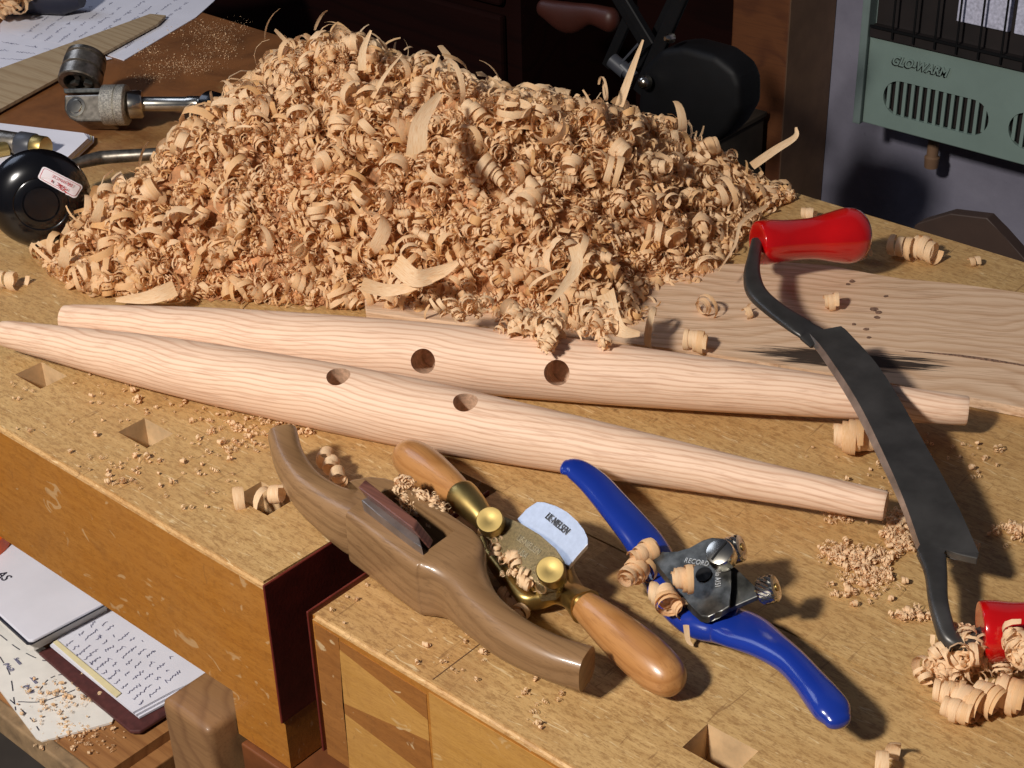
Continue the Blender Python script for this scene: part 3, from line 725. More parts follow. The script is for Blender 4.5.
    cyl('black_collar', (203, 104, .026), (222, 110, .026), [(0, .0), (0, .008), (.3, .013), (.8, .013), (1, .01), (1, 0)], M['black'])
    # jaw chuck above the ratchet (ribbed)
    vw = (Vector((0, 0, CH))-P(83, 72, .04)).normalized(); dn = Vector((RX[1], RY[1], RZ[1])); rt = Vector((RX[0], RY[0], RZ[0]))
    dd = (vw*.45+dn*.80-rt*.22).normalized(); A = P(83, 70, .042)
    pr = [(-.016, 0), (-.016, .010), (-.0155, .0150), (-.0145, .0170), (-.011, .0175), (-.010, .0160), (-.0085, .0160), (-.0075, .0180), (.001, .0180), (.002, .0165), (.0035, .0165), (.0045, .0185), (.014, .0185), (.015, .0175), (.015, .0135), (.004, .0125), (.003, 0)]
    ch = fin('chuck', lathe(pr, 48), M['worn_nickel'], t, frame=frame_dir(A, dd), smooth=30)
    for a in (0, 2.1, 4.2):
        fin('jaw', box(.002, .013, -.0025, .0025, .0035, .0105, bev=.0005), M['gunmetal'], ch, frame=frame_dir(A, dd) @ Matrix.Rotation(a, 4, 'X'))
brace()

# ---------------------------------------------------------------- papers and small things at the top left
def scribble(region, nlines, parent, mat, z, name='handwriting', th=.00045, ch=.0026, slope=None, fill=.95, seed=0):
    """region: four pixel corners tl,tr,br,bl of the written area, laid on plane z"""
    r = random.Random(seed)
    c = [P(x, y, z) for x, y in region]
    vs, fs = [], []
    def pt(u, v): return (c[0]*(1-u)+c[1]*u)*(1-v)+(c[3]*(1-u)+c[2]*u)*v
    for k in range(nlines):
        v = (k+.5)/nlines; u = r.uniform(0, .04); uend = r.uniform(fill-.25, fill)
        wid = (pt(1, v)-pt(0, v)).length; hgt = (pt(.5, 1)-pt(.5, 0)).length
        prev = None; ph = 0
        while u < uend:
            for s in range(r.randint(5, 16)):
                ph += 1; up = ch*(.22 if ph % 2 else -.22)*r.uniform(.1, 1.8)
                if r.random() < .12: up *= 1.9
                p = pt(u, v)+(pt(u, v+.01)-pt(u, v)).normalized()*-up
                if prev is not None:
                    d = (p-prev); n = Vector((-d.y, d.x, 0)).normalized()*th/2
                    i = len(vs); vs += [prev-n, prev+n, p+n, p-n]; fs.append((i, i+1, i+2, i+3))
                prev = p; u += ch*.30/wid*r.uniform(.2, 1.9)
                if u > uend: break
            u += ch*1.3/wid; prev = None
    vs2 = [Vector(v)+Vector((0, 0, .0003)) for v in vs]
    return fin(name, (vs2, fs), mat, parent)
def sheet(name, px, z, th, m, label, cat, par=None, group=None, bev=0):
    return fin(name, prism([P(x, y, z) for x, y in px], th, bev=bev), m, par, label=label, cat=cat, group=group)
s1 = sheet('handwritten_sheet', [(0, 24), (60, -45), (240, -40), (214, 1), (196, 17), (124, 60), (92, 50), (0, 32)], .0010, .0008, M['paper'], 'handwritten white sheet at the top left, partly under the wood strip', 'paper')
scribble([(10, 40), (70, -5), (205, -5), (130, 50)], 9, s1, M['ink'], .0010, ch=.005, seed=3)
s2 = sheet('handwritten_sheet', [(0, 32), (60, 44), (112, 58), (60, 70), (0, 74), (-60, 74), (-60, 30)], .0018, .0007, M['paper'], 'second handwritten sheet behind the wood strip at the left edge', 'paper')
scribble([(0, 38), (70, 50), (50, 68), (0, 72)], 4, s2, M['ink'], .0018, ch=.005, seed=5)
sheet('wood_strip', [(-60, 105), (0, 68), (150, 13.5), (166, 15), (158, 23), (0, 109), (-60, 150)], .0055, .0030, M['strip'], 'thin pale wooden strip lying over the handwritten sheets', 'wood strip', bev=.0006)
for i in range(1):
    np_ = thing('notepad', 'stack of loose white note sheets behind the black brace head', 'notepad', P(40, 150, 0))
    for k in range(5):
        o = k*.9
        fin('page', prism([P(x+o*1.6, y+o*.9, .0022+.0016*(5-k)) for x, y in [(-70, 105), (0, 123), (84+k, 133), (88, 138), (56, 168), (20, 210), (-70, 230)]], .0011), M['paper'] if k != 3 else M['cream'], np_)
def brass_tool():
    t = thing('brass_ended_tube', 'blue grey metal tube with brass end lying on the note sheets', 'tool', P(0, 150, .01))
    A = P(-30, 136, .018); B = P(46, 148, .018)
    def c(name, t0, t1, r, m, n=36):
        a = A.lerp(B, t0); b = A.lerp(B, t1); fr = frame_dir(a, b-a); L = (b-a).length
        return fin(name, lathe([(0, 0), (0, r*.95), (.001, r), (L-.001, r), (L, r*.93), (L, 0)], n), m, t, frame=fr, smooth=40)
    c('tube', 0, .80, .0090, M['worn_nickel']); c('ring', .66, .86, .0104, M['greyplastic']); c('brass_end', .82, 1, .0094, M['brass'])
    a = P(-40, 158, .016); b = P(8, 148, .016); fin('side_rod', lathe([(0, 0), (0, .006), ((b-a).length, .006), ((b-a).length, 0)], 30), M['brass'], t, frame=frame_dir(a, b-a), smooth=40)
brass_tool()
t = fin('blue_bottle', lathe([(0, 0), (0, .016), (.02, .018), (.08, .018), (.1, .01), (.1, 0)], 30), M['navy'], None, frame=frame_dir(P(-10, -6, .02), P(45, -4, .02)-P(-10, -6, .02)), smooth=40, label='dark blue rounded object at the top left corner', cat='bottle')

# ---------------------------------------------------------------- notebooks on the shelf
Z = -.25
def books():
    m = sheet('map_sheet', [(-60, 600), (0, 622), (40, 645), (125, 690), (112, 722), (42, 741), (36, 738), (0, 690), (-60, 630)], Z+.0022, .0018, M['paperc'], 'sketched plan sheet with dashed lines at the shelf edge', 'paper')
    vs, fs = [], []
    def dash(pts, w=.0008, on=3, off=2):
        q = catmull([(*P(x, y, Z+.0022),) for x, y in pts], 8)
        for i in range(len(q)-1):
            if off and i % (on+off) >= on: continue
            a, b = Vector(q[i]), Vector(q[i+1]); d = b-a; n = Vector((-d.y, d.x, 0)).normalized()*w/2; k = len(vs)
            vs.extend([a-n+Vector((0, 0, .0003)), a+n+Vector((0, 0, .0003)), b+n+Vector((0, 0, .0003)), b-n+Vector((0, 0, .0003))]); fs.append((k, k+1, k+2, k+3))
    dash([(0, 635), (20, 650), (45, 661), (60, 655)]); dash([(0, 657), (10, 675), (14, 700), (16, 712)]); dash([(40, 690), (48, 680), (60, 675), (75, 676)]); dash([(18, 702), (40, 702), (60, 696), (75, 690)], off=0); dash([(10, 700), (30, 718), (42, 735)], on=2)
    fin('drawn_line', (vs, fs), M['inkdk'], m)
    ex = P(20, 672, Z)-P(6, 655, Z)
    for s, x, y in (('5mm', 18, 661), ('(No2)', 9, 667), ('3mm', 34, 680), ('(No2)', 29, 689)):
        text('note', s, .0045, P(x, y, Z+.0026), P(x+12, y+13, Z)-P(x, y, Z), P(x+10, y-7, Z)-P(x, y, Z), M['ink'], m, shear=.3)
    t = thing('notebook', 'open maroon notebook with handwritten pages beside the brown block', 'notebook', P(110, 670, Z))
    z = Z+.003
    fin('cover', prism([P(38, 652, z+.003), P(60, 640, z+.003), P(240, 560, z+.003), P(300, 640, z+.003), P(180, 705, z+.003), P(140, 731, z+.003), P(130, 731, z+.003), P(95, 701, z+.003)], .003, bev=.001), M['maroon'], t)
    for k, (dx, dy) in enumerate(((6, 5), (3, 2.5), (0, 0))):
        pg = fin('page', prism([P(x+dx, y+dy, z+.0055+.002*k) for x, y in [(50, 645), (105, 600), (230, 560), (290, 640), (174, 690), (133, 712)]], .0016), M['paper'], t)
    scribble([(62, 645), (110, 604), (205, 655), (142, 708)], 13, pg, M['ink'], z+.0098, ch=.0036, seed=9, fill=.8)
    vs.clear(); fs.clear()
    strip = fin('tape_strip', prism([P(x, y, z+.0108) for x, y in [(53, 642), (57, 640), (121, 693), (116, 697)]], .0008), M['cream'], t, label='yellowed strip along the page')
    b = thing('closed_book', 'thick white closed book with dark edge at the left shelf end', 'book', P(10, 600, Z))
    def zp(pts, h, d, m, nm, bev=.0004): return fin(nm, prism([P(x, y, h) for x, y in pts], d, bev=bev), m, b)
    outline = [(-60, 560), (30, 500), (107, 601), (33, 640), (28, 640), (-60, 560)][:-1]
    zt = Z+.027
    zp(outline, zt, .0025, M['paper'], 'front_cover', .0008)
    zp([(x-2, y+2) for x, y in outline], zt-.003, .0030, M['navy'], 'binding')
    zp([(x-1, y+1) for x, y in outline], zt-.0062, .0095, M['paperc'], 'page_block')
    zp([(x-3, y+4) for x, y in outline], zt-.0160, .0028, M['navy'], 'back_cover', .0008)
    text('cover_lettering', 'AS', .011, P(3, 576, zt+.0002), P(14, 583, zt)-P(0, 572, zt), P(10, 566, zt)-P(0, 572, zt), M['inkdk'], b, depth=.0002, shear=.15)
    fin('orange_lid', lathe([(0, 0), (0, .030), (.012, .030), (.014, .026), (.014, 0)], 40), M['orange'], None, frame=frame_dir(P(-27, 543, Z+.0273), (0, 0, 1)), smooth=40, label='orange round lid peeking from under the bench above the white book', cat='lid')
    lid = bpy.data.objects['orange_lid']
books()

# ---------------------------------------------------------------- background
def heater():
    y0 = 1.50
    def X(px, py): return PY(px, py, y0)
    xl = X(866, 80).x; zt = X(868, 35).z; zb = X(862, 122).z; xr = xl+.47
    t = thing('gas_heater', 'sage green wall gas heater with wire guard and slotted lower panel', 'heater', ((xl+xr)/2, 1.55, zb))
    fin('casing', box(xl-.012, xr+.012, y0+.012, YW, zb-.004, zb+.55, bev=.003), [M['heaterside']], t)
    cas = bpy.data.objects[t.name].children[0]
    # dark open fire box cut into the casing is built in front of it
    fin('side_flange', box(xl-.010, xl-.001, y0-.004, y0+.02, zb-.002, zb+.55, bev=.001), M['heaterside'], t)
    fin('side_flange', box(xr+.001, xr+.010, y0-.004, y0+.02, zb-.002, zb+.55, bev=.001), M['heaterside'], t)
    pan = fin('lower_panel', box(xl, xr, y0, y0+.004, zb, zt, bev=.0012), [M['heater'], M['heatdark']], t)
    s1a, s1b = X(883, 98).x, X(988, 125).x
    zc = (X(935, 108).z); hh = .0195
    pitch = X(1008, 130).x-s1a
    cuts = []
    for k in range(3):
        a = s1a+pitch*k; b = a+(s1b-s1a)
        bm = bmesh.new(); pts = []
        for i in range(13):
            an = PI/2+PI*i/12; pts.append((a+hh+hh*math.cos(an), zc+hh*math.sin(an)))
        for i in range(13):
            an = -PI/2+PI*i/12; pts.append((b-hh+hh*math.cos(an), zc+hh*math.sin(an)))
        prism([Vector((x, y0-.01, z)) for x, z in pts], Vector((0, .03, 0)), bm=bm)
        cuts.append(cutter(bm, M['heater']))
        fin('vent_backing', box(a, b, y0+.0065, y0+.012, zc-hh, zc+hh), M['heatdark'], t)
        n = 13
        for i in range(n):
            x = a+(b-a)*(i+.62)/(n+.25); e = max(0, a+hh-x, x-(b-hh)); h2 = math.sqrt(max(hh*hh-e*e, 1e-6))
            fin('vent_bar', box(x-.0019, x+.0019, y0+.001, y0+.0035, zc-h2, zc+h2), M['heater'], t)
    boolean(pan, cuts)
    # fire box: back, floor, ledge and wires
    fin('fire_box', box(xl+.002, xr-.002, y0+.008, y0+.0115, zt, zb+.5), M['heatdark'], t)
    fin('ledge', box(xl+.001, xr-.001, y0-.004, y0+.012, zt, zt+.012, bev=.001), M['heatdark'], t)
    for k in range(3):
        x0 = X(956, 8).x+k*.063
        pl = fin('ceramic_plaque', box(x0, x0+.058, y0+.004, y0+.009, zt+.034, zt+.16, bev=.001), M['ceramic'], t)
    fin('guard_rail', box(xl+.003, xr-.003, y0-.008, y0-.006, zt+.012, zt+.0145), M['blackm'], t)
    w0 = X(897, 20).x; ws = (X(1009, 20).x-w0)/5
    for i in range(18):
        x = w0+i*ws
        if x > xr-.01: break
        fin('guard_wire', lathe([(0, .0012), (.2, .0012)], 8, mat=frame_dir(Vector((x, y0-.007, zt+.004)), (0, 0, 1))), M['blackm'], t)
    a = X(905, 66); b = X(955, 79)
    text('name_plate', 'GLO-WARM', .0135, X(918.3, 67), (1, 0, 0), (0, 0, 1), M['blackm'], t, depth=.0006, shear=.35, squash=.88, bold=.0004)  # black copy set down-left of the raised letters as their painted shade
    text('name_plate', 'GLO-WARM', .0135, X(919.8, 66)+Vector((0, -.0008, 0)), (1, 0, 0), (0, 0, 1), M['heater'], t, depth=.0006, shear=.35, squash=.88, bold=.0004, label='raised sage green lettering')
    g = fin('gas_valve', lathe([(0, 0), (0, .0075), (.012, .0085), (.014, .0065), (.06, .0060), (.06, 0)], 20, mat=frame_dir(PY(931, 167, 1.56), (0, 0, 1))), M['postdark'], t, smooth=40, label='brown gas pipe below the casing')
heater()
def lamp():
    Y = 1.12
    def X(px, py, y=Y): return PY(px, py, y)
    bl = thing('timber_crate', 'grey brown timber box behind the bench between black lamp and post', 'box', (-1.09, 1.3, -ZB))
    c = PY(766, 111, 1.49)
    fin('side', box(c.x-.10, c.x, 1.10, 1.488, -ZB, c.z-.006, bev=.002), M['greyblock'], bl); fin('lid', box(c.x-.102, c.x+.002, 1.098, 1.490, c.z-.006, c.z, bev=.001), M['greyblock'], bl)
    t = thing('floor_lamp', 'black jointed lamp with silver knobs behind the shavings heap', 'lamp', (X(690, 100).x, 1.15, -ZB))
    def bar(name, a, b, w, m=M['blackm'], ya=Y, yb=Y, par=t):
        A = X(*a, ya); B = X(*b, yb)
        return fin(name, sweep([(*A, w, w*.5), (*((A+B)/2), w, w*.5), (*B, w, w*.5)], n=12, k=2, e=6, ends=(0, 0), up=Vector((0, 1, 0))), m, par)
    bar('arm', (610, -20), (650, 46), .016); bar('arm', (700, -45), (640, 92), .013, ya=1.10, yb=1.10); bar('arm', (634, 5), (607, 66), .010, ya=1.14, yb=1.14); bar('arm', (690, -40), (628, 88), .006, ya=1.14, yb=1.14)
    for a, b in (((640, 42), (622, 62)), ((638, 56), (624, 70))): bar('spring', a, b, .0022, M['greyplastic'])
    for x, y, r in ((672, 38, .0042), (647, 82, .0062)):
        fin('knob', lathe([(0, 0), (0, r), (.004, r), (.007, r*.8), (.009, r*.4), (.009, 0)], 20, mat=frame_dir(X(x, y, 1.085), (-.1, -1, .2))), M['chrome'], t, smooth=40)
    for a, b, r in (((612, 60), (626, 72), .007), ((622, 66), (634, 78), .006)):
        A = X(*a); B = X(*b); fin('joint', lathe([(0, 0), (0, r), ((B-A).length, r), ((B-A).length, 0)], 20, mat=frame_dir(A, B-A)), M['greyplastic'], t, smooth=40)
    pts = [(640, 70), (660, 50), (682, 47), (715, 56), (734, 71), (740, 86), (740, 112), (728, 132), (712, 146), (690, 150), (650, 140), (636, 110)]
    fin('lamp_head', prism([X(x, y, 1.09) for x, y in pts], Vector((0, .035, 0)), bev=.008, seg=3), M['blackm'], t, smooth=40)
    b0 = X(690, 140, 1.15)
    fin('base', lathe([(0, 0), (0, .11), (.016, .108), (.022, .03), (.03, .012), (b0.z+ZB, .012), (b0.z+ZB, 0)], 40, mat=frame_dir(Vector((b0.x, 1.15, -ZB)), (0, 0, 1))), M['blackm'], t, smooth=40)
lamp()
def cabinet():
    t = thing('dark_cabinet', 'dark reddish wooden cabinet behind the bench', 'cabinet', (-2.0, 1.45, -ZB))
    xr = -.995; y = 1.30  # right of the drawers the panel steps back to the post
    fin('carcass', box(-4.2, xr-.15, y, YW, -ZB, 1.5), M['darkwood'], t)
    fin('side_panel', box(-1.30, -1.005, 1.51, YW, -ZB, 1.5), M['darkwood'], t)
    for z in (-.30, -.05, .22):
        fin('drawer_front', box(-2.2, xr-.17, y-.012, y, z+.006, z+.245, bev=.004), M['darkwood'], t)
    A = PY(545, 8, y-.03); B = PY(610, 20, y-.03)
    fin('handle', sweep([(*A, .02, .018), (*(A.lerp(B, .35)+Vector((0, 0, -.006))), .034, .020), (*(A.lerp(B, .7)+Vector((0, 0, .002))), .022, .018), (*B, .026, .02)], n=16, k=5, up=Vector((0, 1, 0))), M['handledark'], t, smooth=50, label='scrolled reddish brown wooden handle')
cabinet()
def side_case():
    y = 1.10
    def X(a, b, yy=y): return PY(a, b, yy)
    pts = [X(914, 226), X(918, 223), X(950, 213.5), X(987, 218), X(1000, 232), X(1030, 265), X(1030, 300), X(914, 300)]
    t = fin('brown_case', prism(pts, Vector((0, .012, 0)), bev=.001), M['armbrown'], None, label='dark brown case with sloping sides standing behind the bench below the heater', cat='case')
    fin('case_stand', box(X(930, 230).x, X(1028, 230).x, y+.001, y+.011, -ZB, min(p.z for p in pts)-.001), M['armbrown'], t)
side_case()
# ---------------------------------------------------------------- shavings
def curl(r0, r1, w, turns, pitch, seg=10, wob=.12, taper=.35, seed=0, tilt=.0, frill=0):
    """ribbon wound round local X; returns verts (n,3), faces, uv"""
    g = np.random.default_rng(seed)
    n = max(4, int(seg*turns)+1)
    th = np.linspace(0, 2*PI*turns, n)
    s = np.linspace(0, 1, n)
    r = r0+(r1-r0)*s; r = r*(1+wob*np.sin(th*.37+g.uniform(0, 6))+wob*.5*np.sin(th*1.3+g.uniform(0, 6)))
    x = pitch*th/(2*PI)
    ww = w*(1-taper*np.abs(2*s-1)**3)*(1+.12*np.sin(th*.8+g.uniform(0, 6)))
    bend = g.uniform(-1, 1)*.25
    c = np.stack([x, r*np.cos(th)+bend*x*x/max(abs(pitch*turns), .01), r*np.sin(th)], 1)
    # width direction: mostly axial, tilted a little inwards
    rad = np.stack([np.zeros(n), np.cos(th), np.sin(th)], 1)
    ti = tilt+.18*np.sin(th*.9+g.uniform(0, 6))
    wd = np.stack([np.cos(ti)]*3, 1)*np.array([1, 0, 0])+rad*np.sin(ti)[:, None]
    a = c-wd*ww[:, None]/2; b = c+wd*ww[:, None]/2; m = c+rad*(ww*.07)[:, None]
    v = np.stack([a, m, b], 1).reshape(-1, 3)
    v -= np.array([x.mean(), 0, 0])
    i = np.arange(n-1)*3
    f = np.concatenate([np.stack([i, i+1, i+4, i+3], 1), np.stack([i+1, i+2, i+5, i+4], 1)])
    L = np.abs(th*r)/.02
    uv = np.stack([np.tile([0, .5, 1], n), np.repeat(L, 3)], 1)
    return v, f, uv
def mesh_from(name, parts):
    vs, fs, us, o = [], [], [], 0
    for v, f, u in parts: vs.append(v); fs.append(f+o); us.append(u); o += len(v)
    v = np.concatenate(vs); f = np.concatenate(fs); u = np.concatenate(us)
    me = bpy.data.meshes.new(name)
    me.vertices.add(len(v)); me.vertices.foreach_set('co', v.astype(np.float32).ravel())
    me.loops.add(f.size); me.loops.foreach_set('vertex_index', f.astype(np.int32).ravel())
    me.polygons.add(len(f)); me.polygons.foreach_set('loop_start', np.arange(len(f), dtype=np.int32)*4)
    me.update(calc_edges=True)
    ul = me.uv_layers.new(name='UVMap'); ul.data.foreach_set('uv', u[f.ravel()].astype(np.float32).ravel())
    me.shade_smooth(); me.validate(); me.materials.append(M['shaving'])
    return me
def rotm(g, flat=.0):
    a = g.uniform(0, 2*PI); el = g.normal(0, .55)*(1-flat); ro = g.uniform(0, 2*PI)
    ca, sa, ce, se, cr, sr = math.cos(a), math.sin(a), math.cos(el), math.sin(el), math.cos(ro), math.sin(ro)
    Rz = np.array([[ca, -sa, 0], [sa, ca, 0], [0, 0, 1]]); Ry = np.array([[ce, 0, se], [0, 1, 0], [-se, 0, ce]]); Rx = np.array([[1, 0, 0], [0, cr, -sr], [0, sr, cr]])
    return Rz @ Ry @ Rx
# heap outline (front from the photograph, back runs to the bench edge) and ridge height along the bench
HP = [(32, 256), (60, 285), (95, 300), (160, 303), (250, 306), (345, 312), (400, 318), (470, 326), (530, 340), (590, 345), (640, 336), (660, 300), (700, 292), (735, 255), (762, 215)]
poly = [tuple(P(x, y, 0)[:2]) for x, y in HP]+[(-.59, .985), (-.75, .992), (-.95, .985), (-1.05, .975), (-1.09, .90), (-1.06, .80), (-1.0, .70), (-.985, .62)]
poly = np.array(poly)
def edge_dist(x, y):
    inside = False; dmin = 9
    n = len(poly)
    for i in range(n):
        x0, y0 = poly[i]; x1, y1 = poly[(i+1) % n]
        if (y0 > y) != (y1 > y) and x < (x1-x0)*(y-y0)/(y1-y0)+x0: inside = not inside
        dx, dy = x1-x0, y1-y0; t = max(0, min(1, ((x-x0)*dx+(y-y0)*dy)/(dx*dx+dy*dy)))
        dmin = min(dmin, math.hypot(x-x0-t*dx, y-y0-t*dy))
    return dmin if inside else -dmin
HX = [-1.10, -1.02, -.96, -.90, -.84, -.78, -.72, -.66, -.60, -.55]
HZ = [.055, .085, .105, .120, .125, .122, .116, .105, .085, .060]
def lump(x, y): return .009*math.sin(x*43+1)*math.sin(y*51)+.007*math.sin(x*97+y*60)*math.sin(y*110+1)
SX = [0, 30, 60, 95, 130, 160, 185, 210, 235, 262, 290, 315, 345, 380, 430, 470, 500, 540, 600, 640, 690, 730, 768, 800]
SY = [255, 245, 215, 200, 182, 158, 134, 112, 84, 68, 52, 48, 36, 56, 70, 86, 94, 100, 108, 116, 126, 156, 186, 200]
def pit(x, y):
    v = math.sin(x*71+2.2*math.sin(y*44))*math.sin(y*66+2.2*math.sin(x*38+1))
    return .022*min(1, max(0, (v-.45)/.4))
def patch_(x, y): return .5+.5*math.sin(x*39+1.7*math.sin(y*27+2))*math.cos(y*34+1.5*math.sin(x*31))
def crest(x, y, h):
    while h > .003:
        q = Q((x, y, h))
        if q[1] >= np.interp(q[0], SX, SY)+3: break
        h -= .003
    return max(h, 0)
def heap_h(x, y):
    e = edge_dist(x, y)
    if e <= 0: return 0
    return crest(x, y, heap_raw(x, y, e))
def heap_raw(x, y, e):
    t = min(1, e/.15)
    u = x+ (y-.8)*.35
    left = min(1, max(0, (x+1.03)/.12))
    zr = np.interp(u, HX, HZ)
    return max(0, zr*(1-(1-t)**1.8)+lump(x, y)*t-pit(x, y)*min(1, e/.03))
def rbox(): 
    while True:
        x = rng.uniform(poly[:, 0].min(), poly[:, 0].max()); y = rng.uniform(poly[:, 1].min(), poly[:, 1].max())
        if edge_dist(x, y) > .002: return x, y
# core mound
def core():
    nx, ny = 110, 90
    x0, x1, y0, y1 = poly[:, 0].min(), poly[:, 0].max(), poly[:, 1].min(), poly[:, 1].max()
    vs, idx, fs = [], {}, []
    H = np.zeros((nx, ny))
    for i in range(nx):
        for j in range(ny):
            x = x0+(x1-x0)*i/(nx-1); y = y0+(y1-y0)*j/(ny-1)
            h = heap_h(x, y)
            h = h-.013+.003*math.sin(x*310)*math.sin(y*270)
            H[i, j] = h; idx[i, j] = len(vs); vs.append((x, y, max(.0005, h)))
    for i in range(nx-1):
        for j in range(ny-1):
            if max(H[i, j], H[i+1, j], H[i, j+1], H[i+1, j+1]) > 0: fs.append((idx[i, j], idx[i+1, j], idx[i+1, j+1], idx[i, j+1]))
    return vs, fs
fin('shaded_heap_core', core(), M['heapcore'], None, smooth=180, label='packed shavings deep inside the big heap, coloured darker for the shade in its gaps', cat='shavings', kind='stuff')
KINDS = [  # r0, r1, width, turns, pitch
    (.0055, .0075, .0065, 3.2, .0062), (.0045, .0060, .0050, 4.5, .0048), (.0075, .0100, .0080, 2.2, .0060), (.0060, .0085, .0075, 2.8, .0030),
    (.0090, .0135, .0060, 1.6, .0070), (.0035, .0050, .0060, 3.5, .0060), (.0110, .0180, .0110, .9, .010), (.0050, .0120, .0070, 2.0, .0025),
    (.0200, .0300, .0120, .40, .010), (.0140, .0240, .0040, .9, .012)]
LIB = [mesh_from('curl', [curl(*k, seg=14, seed=i*7+j)]) for i, k in enumerate(KINDS) for j in range(2)]
def place(me, name, pos, R, s, label, cat, group=None):
    o = bpy.data.objects.new(name, me); COL.objects.link(o)
    m = Matrix([list(map(float, r)) for r in (R*s)]).to_4x4(); m.translation = Vector(pos); o.matrix_world = m
    return tag(o, label, cat, group)
GL = 'curled pale oak shaving among the many in the big heap on the bench'
GG = 'larger curled shavings on the surface of the heap'
n_ind = 0; tries = 0
while n_ind < 300 and tries < 5000:
    tries += 1
    x, y = rbox(); h = heap_h(x, y)
    if h < .008 or y > .90 and rng.random() < .6: continue
    k = int(rng.choice(len(LIB), p=np.array([9, 9, 8, 8, 9, 9, 7, 7, 6, 6, 5, 5, 4, 4, 5, 5, 2, 2, 1, 1])/122*1.0 if False else None)) if False else int(rng.integers(0, len(LIB)))
    if k in (6, 7, 12, 13, 16, 17, 18, 19) and rng.random() < .5: continue
    place(LIB[k], 'wood_shaving', (x, y, h+rng.uniform(.001, .008)), rotm(rng), rng.uniform(.48, .9), GL, 'wood shaving', GG); n_ind += 1
# the mass of the heap
parts = []
FL = []
for j in range(60):
    q = rng.random()
    if q < .30: a = (rng.uniform(.003, .0055), rng.uniform(.0045, .008), rng.uniform(.0035, .007), rng.uniform(1.5, 4), rng.uniform(.003, .0065)); sg = 10
    elif q < .75: a = (rng.uniform(.0018, .0035), rng.uniform(.0025, .006), rng.uniform(.0012, .003), rng.uniform(1.2, 3), rng.uniform(.002, .006)); sg = 8
    elif q < .97: a = (rng.uniform(.004, .010), rng.uniform(.007, .016), rng.uniform(.002, .007), rng.uniform(.5, 1.4), rng.uniform(.004, .012)); sg = 12
    else: a = (rng.uniform(.02, .05), rng.uniform(.02, .06), rng.uniform(.003, .007), rng.uniform(.10, .2), rng.uniform(.01, .04)); sg = 40
    FL.append(curl(*a, seg=sg, seed=1000+j))
def scatter(parts, n, sampler, smin, smax, zlo, zhi, flat=0, pick=None):
    for _ in range(n):
        x, y, h = sampler()
        v, f, u = FL[int(rng.integers(0, len(FL))) if pick is None else int(rng.choice(pick))]
        s = rng.uniform(smin, smax)*(.55+.55*patch_(x, y))
        vv = (v*s) @ rotm(rng, flat).T+np.array([x, y, h+rng.uniform(zlo, zhi)])
        vv[:, 2] += max(0, .0006-vv[:, 2].min())
        parts.append((vv, f, u+np.array([0, 100.*int(rng.integers(0, 90))])))
def hs():
    x, y = rbox(); return x, y, heap_h(x, y)
scatter(parts, 15000, hs, .55, 1.0, -.013, .003)
me = mesh_from('shavings_heap', parts)
o = bpy.data.objects.new('shavings_heap', me); COL.objects.link(o)
tag(o, 'big heap of curled oak shavings piled at the back of the workbench', 'shavings', None, 'stuff')
# single shavings that stand out
def spiral_at(name, px, py, z, spec, ang, s, label, el=0, roll=0, group=None, seed=1):
    me = mesh_from('curl', [curl(*spec, seg=16, seed=seed)])
    p = P(px, py, z); ca, sa = math.cos(ang), math.sin(ang)
    Rz = np.array([[ca, -sa, 0], [sa, ca, 0], [0, 0, 1]]); Ry = np.array([[math.cos(el), 0, math.sin(el)], [0, 1, 0], [-math.sin(el), 0, math.cos(el)]]); Rx = np.array([[1, 0, 0], [0, math.cos(roll), -math.sin(roll)], [0, math.sin(roll), math.cos(roll)]])
    return place(me, name, p, Rz @ Ry @ Rx, s, label, 'wood shaving', group)
def strip_at(name, pts, w, label, th=.0004, parent=None):
    """flat sliver through 3D points"""
    q = catmull([tuple(p) for p in pts], 6); vs = []; us = []
    for i, c in enumerate(q):
        a = Vector(q[max(i-1, 0)]); b = Vector(q[min(i+1, len(q)-1)]); t = (b-a).normalized()
        toC = (Vector((0, -.5, CH+.2))-Vector(c)).normalized(); s = t.cross(toC).normalized()
        ww = w*(1-.75*(i/(len(q)-1))**2)/2
        vs += [Vector(c)-s*ww, Vector(c)+s*.0+t.cross(s)*w*.12, Vector(c)+s*ww]; us += [(0, i*.2), (.5, i*.2), (1, i*.2)]
    n = len(q); f = []
    for i in range(n-1): k = i*3; f += [(k, k+1, k+4, k+3), (k+1, k+2, k+5, k+4)]
    me = mesh_from('sliver', [(np.array([tuple(v) for v in vs]), np.array(f), np.array(us))])
    return fin(name, me, [], None, label=label, cat='wood shaving')
A0 = math.atan2(.435, 1)
spiral_at('wood_shaving', 8, 281, .006, (.006, .007, .006, 2, .008), .3, 1, 'small curled shaving alone at the left edge beside the heap')
spiral_at('wood_shaving', 903, 247, .009, (.006, .009, .0055, 3.2, .0062), .1, 1, 'left one of two ringlets on the bench behind the board', seed=3)
spiral_at('wood_shaving', 927, 249, .009, (.0075, .008, .0055, 3, .0058), -.1, 1, 'right one of two ringlets on the bench behind the board', seed=4)
spiral_at('wood_shaving', 974, 262, .003, (.003, .004, .004, 1.5, .004), .7, 1, 'tiny shaving farthest right on the bench behind the board')
spiral_at('wood_shaving', 863, 254, .006, (.004, .006, .005, 1.5, .004), 1.2, 1, 'small shaving under the bulb end of the red handle')
spiral_at('wood_shaving', 831, 302, .0125, (.0045, .006, .004, 2.5, .003), .6, 1, 'small open curl lying on the raw board')
spiral_at('wood_shaving', 808, 214, .006, (.004, .005, .005, 2, .004), .3, 1, 'small curl beyond the red drawknife handle')
spiral_at('wood_shaving', 848, 437, .011, (.0060, .0105, .0070, 4.5, .0030), .5, 1, 'fat tight curl on the bench below the drawknife blade', seed=8)
